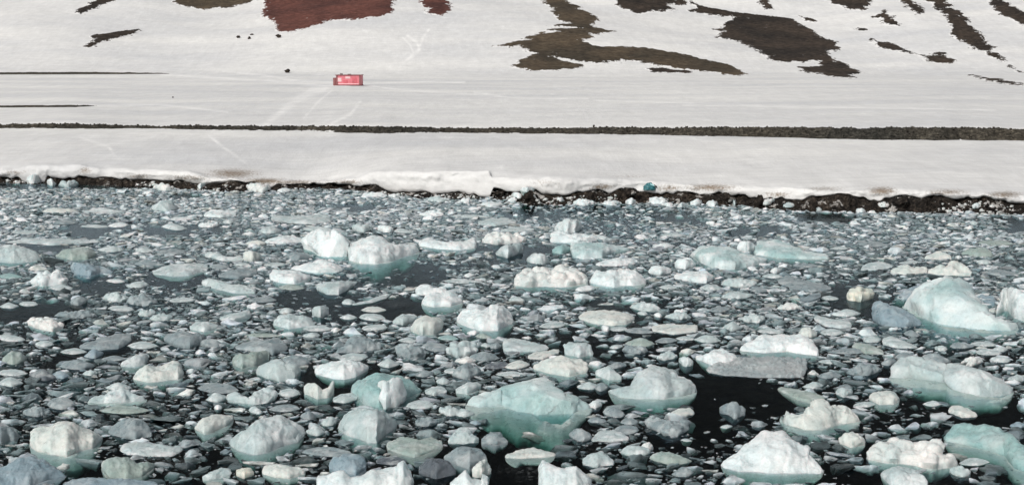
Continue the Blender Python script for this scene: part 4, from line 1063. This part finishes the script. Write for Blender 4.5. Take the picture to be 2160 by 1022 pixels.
def openness(px, py):
    m = np.zeros_like(px)
    for cx, cy, rx, ry, s in LANES:
        d = ((px - cx) / rx) ** 2 + ((py - cy) / ry) ** 2
        m = np.maximum(m, s * np.clip(1.5 - d * 0.9, 0, 1))
    return m
brash = []          # x, y, w, d, h, rot, shade seed
rb = np.random.default_rng(99)
def fill(n, wmin, wmax, ymax, lim, ymin=33.0):
    n = int(n * 2.0)
    Y = np.sqrt(rb.uniform(ymin ** 2, ymax ** 2, n))
    tau = rb.uniform(-.60, .60, n)
    x = tau * Y
    Yw = np.interp(tau, TW, YWs)
    w = wmin * (wmax / wmin) ** rb.uniform(0, 1, n)
    px, py = to_px(x, Y, 0)
    patch = fbm(x / 7, Y / 9, 0, 3, 111)
    keep = (Y < Yw + 0.25) & (rb.uniform(0, 1, n) > openness(px, py) * (1.02 if wmin > .35 else .955)) & (rb.uniform(0, 1, n) > (patch - (.10 if wmin > .5 else -.02)) * 2.4) & ((wmin > .5) | (rb.uniform(0, 1, n) < np.interp(Y, [50, 75, 105], [.5, .65, 1.0])))
    for i in np.where(keep)[0]:
        dd = w[i] * rb.uniform(.42, .90)
        i0, j0 = cells(x[i] - w[i] * .42, Y[i] - dd * .42); i1, j1 = cells(x[i] + w[i] * .42, Y[i] + dd * .42)
        if i0 < 0 or j0 < 0 or i1 >= OCC.shape[0] or j1 >= OCC.shape[1]: continue
        blk_ = OCC[i0:i1 + 1, j0:j1 + 1]
        if blk_.mean() > lim: continue
        m0, n0 = (i1 - i0) // 8, (j1 - j0) // 8
        OCC[i0 + m0:i1 + 1 - m0, j0 + n0:j1 + 1 - n0] = True
        brash.append((x[i], Y[i], w[i], dd, w[i] * rb.uniform(.08, .25), rb.uniform(-.6, .6), rb.uniform(0, 1)))
TW = np.linspace(-.64, .64, 1200); YWs = shore(TW)["Yw"]
fill(900, 1.2, 1.9, 150, .05)
fill(9000, .85, 1.25, 152, .13)
fill(24000, .6, .9, 152, .18)
fill(30000, .42, .62, 152, .25)
fill(60000, .30, .44, 152, .40)
fill(56000, .20, .30, 152, .55)
fill(18000, .13, .2, 90, .6)
fill(30000, .09, .14, 80, .7)
A = np.array(brash)
qpx, qpy = to_px(A[:, 0], A[:, 1], A[:, 4] * .5)
pw = A[:, 2] * FPX / A[:, 1]
ph = A[:, 4] * FPX / A[:, 1] + A[:, 3] * FPX / A[:, 1] * DEP(qpy)
# each piece's own ice: mostly wet grey, some frosted, some bluish
sh = A[:, 6]
tone = fbm(A[:, 0] / 14, A[:, 1] / 14, 3, 3, 121)
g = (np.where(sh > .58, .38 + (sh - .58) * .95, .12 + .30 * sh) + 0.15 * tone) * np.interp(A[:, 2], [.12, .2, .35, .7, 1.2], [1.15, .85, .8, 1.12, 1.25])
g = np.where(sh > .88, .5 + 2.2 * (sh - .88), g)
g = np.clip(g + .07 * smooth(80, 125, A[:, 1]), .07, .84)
g = g * np.interp(A[:, 1], [50, 72, 110], [.80, .92, 1.0])              # the near pack is tinted darker
edge_d = np.interp(A[:, 0] / A[:, 1], TW, YWs) - A[:, 1]
g = np.where(edge_d < 3.0, np.clip(g + .22 * rb.uniform(0, 1, len(A)), 0, .8), g)      # frosted rubble washed up along the rocks
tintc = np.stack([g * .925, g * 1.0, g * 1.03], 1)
wm = rb.uniform(0, 1, len(A))
pale = g > .3
tintc[:, 0] *= 1 + .06 * ((wm > .85) & pale) - .12 * (~pale); tintc[:, 2] *= 1 - .08 * ((wm > .85) & pale) + .05 * (wm < .2)
inview = (qpx > 8) & (qpx < 2152) & (qpy < 1015)
order = np.argsort(-np.where(inview, pw * ph, 0))
N_IND = max(0, 306 - len(ICE))
single = set(order[:N_IND].tolist())
def piece_xform(Vp, a, hz):
    x, y, w, d, h, rot, _ = a
    V = Vp * np.array([w / 2, d / 2, hz])
    c_, s_ = math.cos(rot), math.sin(rot)
    return np.stack([V[:, 0] * c_ - V[:, 1] * s_, V[:, 0] * s_ + V[:, 1] * c_, V[:, 2] + h - hz], 1)
kinds = "dfgd"
for k in order[:N_IND]:
    a = A[k]
    V0, F0 = ICO[4]
    V = piece_xform(PROTO[4][k % 6], a, a[4] * 1.25)
    V = V + (V / a[2]) * (0.10 * fbm(V[:, 0] * 6 / a[2] + k, V[:, 1] * 6 / a[2], V[:, 2] * 6 / a[2], 3, 7))[:, None] * a[2]
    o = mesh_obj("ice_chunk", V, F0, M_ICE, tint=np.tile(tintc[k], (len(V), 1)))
    o.location = (a[0], a[1], 0)
    ti = "P" if g[k] > .5 else "G" if g[k] > .2 else "D"
    tag(o, describe(qpx[k], qpy[k], pw[k], ph[k], ti, "d" if a[4] / a[2] > .2 else "f"), "ice chunk", GROUP_CHIP)
    ICE.append(o)
Vs, Fs, Cs, off = [], [], [], 0
rest = np.array([k for k in range(len(A)) if k not in single])
for lvl in (2, 3):
    ks = rest[(pw[rest] > 17) == (lvl == 3)]
    V0, F0 = ICO[lvl]
    for p in range(18):
        kk = ks[ks % 18 == p]
        if not len(kk): continue
        a = A[kk]
        V = PROTO[lvl][p][None] * np.stack([a[:, 2] / 2, a[:, 3] / 2, a[:, 4] * (1.3, .9, 1.5)[p % 3]], 1)[:, None]
        c_, s_ = np.cos(a[:, 5])[:, None], np.sin(a[:, 5])[:, None]
        tl = rb.uniform(-.18, .18, (len(kk), 2)) * (1.6 if p % 3 == 1 else 1)
        flip = rb.choice([-1.0, 1.0], len(kk))
        Vx = V[..., 0] * c_ - V[..., 1] * s_ + a[:, 0:1]
        Vy = V[..., 0] * s_ + V[..., 1] * c_ + a[:, 1:2]
        Vz = V[..., 2] - (a[:, 4] * rb.uniform(.1, .6, len(kk)))[:, None] + V[..., 0] * tl[:, 0:1] + V[..., 1] * tl[:, 1:2]
        n = len(V0)
        Vs.append(np.stack([Vx, Vy, Vz], -1).reshape(-1, 3))
        Fs.append((F0[None] + off + (np.arange(len(kk)) * n)[:, None, None]).reshape(-1, 3))
        # patchy frost; tops also painted lighter, bottoms darker, to imitate light through ice
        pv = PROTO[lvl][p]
        crust_light = np.clip(.5 + 2.2 * noise3(pv[:, 0] * 1.6 + p, pv[:, 1] * 1.6, 3.1, 77) + .9 * (pv[:, 2] - .45), 0, 1)
        cm = .74 + .62 * crust_light
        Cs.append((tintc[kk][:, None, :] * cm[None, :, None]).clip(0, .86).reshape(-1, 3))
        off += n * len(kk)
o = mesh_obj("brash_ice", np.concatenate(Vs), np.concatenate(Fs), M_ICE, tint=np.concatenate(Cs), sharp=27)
tag(o, "crushed grey brash ice packed between all the floes of the bay", "brash ice", kind="stuff")
print("individual ice", len(ICE), "brash", len(rest))

# ---- slush sheet on the water
su, sv = np.meshgrid(np.linspace(-.62, .62, 520), np.linspace(0, 1, 300), indexing="ij")
syy = 32 + (np.interp(su, TW, YWs) + .4 - 32) * sv
sxx = su * syy
spx, spy = to_px(sxx, syy, 0)
cover = np.clip(1 - openness(spx, spy) * 1.15, 0, 1) * (.40 + .25 * smooth(60, 125, syy))
o = mesh_obj("slush", np.stack([sxx, syy, np.full_like(sxx, .006)], -1).reshape(-1, 3), grid_faces(*sxx.shape), M_SLUSH, attrs={"cover": cover})
tag(o, "thin grey slush floating on the water between the ice", "slush", kind="stuff")

# ------------------------------------------------------------------ stones of the bank and of the shore
def scatter_stones(name, pts, sizes, mat, label, cat, tint=None):
    Vs, Fs, off = [], [], 0
    V0, F0 = ICO[2]
    for i, (p, s) in enumerate(zip(pts, sizes)):
        V = PROTO[2][i % 18] * np.array([s, s * .8, s * .7]) * .5
        an = i * 2.39; c_, s_ = math.cos(an), math.sin(an)
        V = np.stack([V[:, 0] * c_ - V[:, 1] * s_, V[:, 0] * s_ + V[:, 1] * c_, V[:, 2]], 1) + p
        Vs.append(V); Fs.append(F0 + off); off += len(V0)
    o = mesh_obj(name, np.concatenate(Vs), np.concatenate(Fs), mat, tint=None if tint is None else np.repeat(tint, len(V0), 0))
    return tag(o, label, cat, kind="stuff")
def sample(GXa, GYa, GZa, n, r0, r1):
    i = rb.integers(0, GXa.shape[0], n); j = rb.integers(r0, r1, n)
    return np.stack([GXa[i, j], GYa[i, j], GZa[i, j]], 1) + rb.normal(size=(n, 3)) * np.array([.1, .1, .03])
pts = sample(BX, BY, BZ, 7000, 2, 12)
scatter_stones("bank_stones", pts, .12 + .34 * rb.uniform(0, 1, len(pts)) ** 3, M_BANK, "loose dark stones covering the long bank across the snow", "stones")
pts = sample(SX, SY, SZ, 5200, 8, 17)
scatter_stones("shore_stones", pts, .10 + .32 * rb.uniform(0, 1, len(pts)) ** 3, M_SHORE, "loose black stones along the waterline under the snow edge", "stones")

pts = sample(SX, SY, SZ, 1500, 9, 16)
keep = fbm(pts[:, 0] / 4.0, 0, 0, 3, 141) > .02
pts = pts[keep]
wt = rb.uniform(.45, .84, len(pts))[:, None] * np.array([[1.0, .985, .95]])
scatter_stones("shore_ice_rubble", pts, .14 + .5 * rb.uniform(0, 1, len(pts)) ** 2, M_ICE, "small white ice rubble washed up among the shore rocks", "ice rubble", wt)

def boulder(px, py, w, h, label, mat, onshore, group=None):
    """a boulder whose foot stands at the photo's (px, py)"""
    t_, sl_ = ray(px, py)
    if onshore:
        Y = float(shore(np.array([float(t_)]))["Yw"][0]) + .7
        x, z = float(t_) * Y, CAM_H + float(sl_) * Y
    else:
        tt, YY, ZZ = survey(px, py)
        x, Y, z = float(tt[0] * YY[0]), float(YY[0]), float(ZZ[0])
    W, H = w * Y / FPX, h * Y / FPX
    V = lump(4, int(px) + 7, 9, .24) * np.array([W / 2, W * .4, H * .62])
    V[:, 2] += H * .38
    o = mesh_obj("boulder", V, ICO[4][1], mat)
    o.location = (x, Y, z)
    tag(o, label, "boulder", group)
    return o
for a in ((503, 81, 9, 6, "small dark rock on the snow, leftmost of the short row below the red scoria"),
          (525, 83, 9, 7, "small dark rock on the snow, second from the left in the short row"),
          (531, 74, 9, 4, "flat little rock just above the second rock of the short row"),
          (587, 80, 14, 9, "dark rock in the snow right under the tip of the red scoria"),
          (606, 154, 14, 9, "lone pointed dark boulder on the plain left of the red hut"),
          (365, 207, 4, 4, "tiny dark stone alone on the snow plain left of centre"),
          (164, 225, 6, 5, "tiny dark stone at the end of the lower gravel strip"),
          (1252, 269, 6, 8, "small upright dark stone standing on the stone bank at centre")):
    boulder(*a[:5], M_DARK, False, "boulders on the snow")
for a in ((1117, 428, 26, 27, "black upright boulder at the waterline beside the brown open water"),
          (1243, 428, 26, 26, "black boulder at the right end of the brown open water"),
          (1330, 410, 40, 18, "grey rounded boulder in the snow edge left of the teal tarpaulin"),
          (1600, 440, 24, 30, "dark pointed boulder at the waterline where the snow edge dips"),
          (1905, 434, 40, 24, "broad black boulder under the snow edge at right"),
          (195, 396, 34, 20, "black boulder under the snow edge at far left"),
          (450, 402, 40, 16, "black boulder beside the dirty snow at left"),
          (1056, 413, 34, 18, "brown boulder at the foot of the tall snow slab's right edge"),
          (1535, 425, 40, 20, "broad dark boulder under the snow edge right of the teal tarpaulin")):
    boulder(*a[:5], M_SHORE, True, "boulders along the shore")

# ------------------------------------------------------------------ red hut and teal tarpaulin
def box(cx, cy, cz, sx, sy, sz, bev=0.03):
    bm = bmesh.new(); bmesh.ops.create_cube(bm, size=1)
    for v in bm.verts: v.co = (v.co.x * sx + cx, v.co.y * sy + cy, v.co.z * sz + cz)
    if bev: bmesh.ops.bevel(bm, geom=bm.edges[:], offset=min(bev, sx / 3, sy / 3, sz / 3), segments=1, affect='EDGES')
    return bm
def bobj(name, bms, mat, parent):
    bm = bms[0]
    me = bpy.data.meshes.new(name)
    if len(bms) > 1:
        tmp = bpy.data.meshes.new("tmp")
        for b2 in bms[1:]:
            b2.to_mesh(tmp); bm.from_mesh(tmp); b2.free()
        bpy.data.meshes.remove(tmp)
    bm.to_mesh(me); bm.free()
    me.materials.append(mat)
    o = link(bpy.data.objects.new(name, me))
    o.parent = parent
    return o
M_HUT = plain("hut_red_paint", (.70, .20, .235), .55, 0, .12, 1.5)
M_HUTD = plain("hut_dark_red", (.60, .13, .16), .6, 0, .15, 1.5)
M_HUTL = plain("hut_pale_panel", (.84, .50, .52), .5, 0, .08, 1.5)
M_TRIM = plain("hut_brown_frame", (.26, .10, .10), .6, 0, .15, 2)
M_GREY = plain("hut_grey_metal", (.22, .20, .19), .5, .3, .15, 2)
tt, YY, ZZ = survey([732], [181])
hy, hx, hz = float(YY[0]), float(tt[0] * YY[0]), float(ZZ[0])
u = hy / FPX                                   # metres per photo pixel at the hut
hut = link(bpy.data.objects.new("hut", None))
hut.location = (hx, hy, hz - .05)
hut.rotation_euler = (0, 0, R(-3))
tag(hut, "small red box shaped hut with a flat roof standing alone on the snow plain", "hut")
ox = lambda p: (p - 732) * u                   # the hut's own sideways metres
W_, H_, D_ = 53 * u, 20 * u, 3.0
cxh = ox(735.5)
bobj("wall", [box(cxh, D_ / 2, H_ / 2 + .25, W_, D_, H_, .04)], M_HUT, hut)
rf = bobj("roof", [box(cxh, D_ / 2, H_ + .31, W_ + .35, D_ + .4, .16, .03)], M_TRIM, hut)
bobj("vent", [box(ox(719), .9, H_ + .56, 5 * u, .6, .36)], M_GREY, rf)
bobj("vent", [box(ox(735.5), 1.2, H_ + .49, 6 * u, .7, .22)], M_GREY, rf)
for px_ in (711, 759.5):
    bobj("corner_post", [box(ox(px_), -.03, H_ / 2 + .25, 3.4 * u, .12, H_ - .02, .02)], M_TRIM, hut)
for px_, py_, w_, h_ in ((716.5, 168.5, 7, 7), (734, 164, 9, 3.2)):
    wz = (181 - py_) * u + .05
    wf = bobj("window", [box(ox(px_), -.02, wz, w_ * u + .2, .10, h_ * u + .2, .02)], M_HUTL, hut)
    bobj("pane", [box(ox(px_), -.075, wz, w_ * u - .05, .03, h_ * u - .05, 0)], plain("hut_pane", (.82, .60, .60), .15, 0, .05), wf)
dr_ = bobj("door", [box(ox(748), -.02, 9 * u + .12, 10 * u, .10, 15 * u, .02)], M_HUTD, hut)
bobj("handle", [box(ox(745), -.10, 9 * u, .07, .06, .3, .01)], M_GREY, dr_)
bobj("panel", [box(ox(729), -.02, 8 * u, 9 * u, .08, 8 * u, .02)], M_HUTD, hut)
bobj("trim", [box(ox(735), -.035, 2.6 * u + .2, 44 * u, .08, 2.2 * u, .02)], M_HUTL, hut)
bobj("annex", [box(ox(705), D_ / 2, 8 * u + .1, 5.6 * u, D_ * .8, 16 * u, .03)], M_TRIM, hut)
for yy in (.4, 2.6):
    bobj("skid", [box(cxh, yy, .08, W_ + .3, .25, .34, .03)], M_TRIM, hut)

M_TEAL = plain("teal_tarpaulin", (.02, .135, .155), .5, 0, .35, 5)
M_CYAN = plain("pale_cyan_lining", (.42, .72, .74), .5, 0, .1, 5)
M_POLE = plain("dark_pole", (.05, .045, .045), .6)
t_, sl_ = ray(1370, 396)
Yt = float(shore(np.array([float(t_)]))["Yb"][0]) - .12
ut = Yt / FPX
V0, F0 = ICO[4]
V = ICO[4][0].copy()
V[:, 2] = np.maximum(V[:, 2], -.25)
taper = 1 - .55 * np.clip(V[:, 2], 0, 1) ** 1.2
V = V * np.stack([13.5 * ut * taper, 9 * ut * taper, np.full(len(V), 12.5 * ut)], 1)
rt_ = np.random.default_rng(5)
for _ in range(9):
    n_ = rt_.normal(size=3); n_[2] = abs(n_[2]) + .3; n_ /= np.linalg.norm(n_)
    pr = V @ n_
    V -= n_ * (np.clip(pr - np.quantile(pr, rt_.uniform(.88, .96)), 0, None) * .9)[:, None]
V += V0 * (0.10 * (1 - 2 * np.abs(fbm(V[:, 0] * 3.2, V[:, 1] * 3.2, V[:, 2] * 3.2, 4, 131))))[:, None]
V[:, 0] -= .10 * np.clip(V[:, 2], 0, 1)
tarp = mesh_obj("tarpaulin", V, F0, M_TEAL, sharp=30)
zt_ = CAM_H + float(sl_) * Yt
tarp.location = (float(t_) * Yt, Yt, zt_)
tag(tarp, "crumpled teal tarpaulin heaped on the snow edge above the rocks", "tarpaulin")
nx, ny = 12, 10
gu, gv = np.meshgrid(np.linspace(0, 1, nx), np.linspace(0, 1, ny), indexing="ij")
fx = (.5 + 9.5 * gu) * ut; fz = (10.8 - 4.5 * gu - 3.2 * gv * (1 - .3 * gu)) * ut
fy = -8.5 * ut - .05 + .06 * noise3(gu * 4, gv * 4, 0, 5) + .12 * (1 - gv) * 1.0 - .10 * gu * 0
FV = np.stack([fx, fy, fz], -1).reshape(-1, 3)
FV2 = FV + np.array([0, .025, 0])
gf = grid_faces(nx, ny)
mesh_obj("flap", np.concatenate([FV, FV2]), np.concatenate([gf, gf[:, ::-1] + len(FV)]), M_CYAN, parent=tarp)
p0, p1 = np.array([9 * ut, -6 * ut, 7 * ut]), np.array([15 * ut, -8 * ut, 2.6 * ut])
ang = np.linspace(0, 2 * math.pi, 9)[:-1]
ring = lambda c: c + .055 * np.stack([np.cos(ang) * .4, np.sin(ang), np.cos(ang)], 1)
rp = np.concatenate([ring(p0), ring((p0 + p1) / 2), ring(p1)])
F_ = np.array([(i * 8 + k, i * 8 + (k + 1) % 8, (i + 1) * 8 + (k + 1) % 8, (i + 1) * 8 + k) for i in range(2) for k in range(8)])
mesh_obj("pole", rp, [F_, np.array([list(range(8))[::-1], list(range(16, 24))])], M_POLE, parent=tarp)
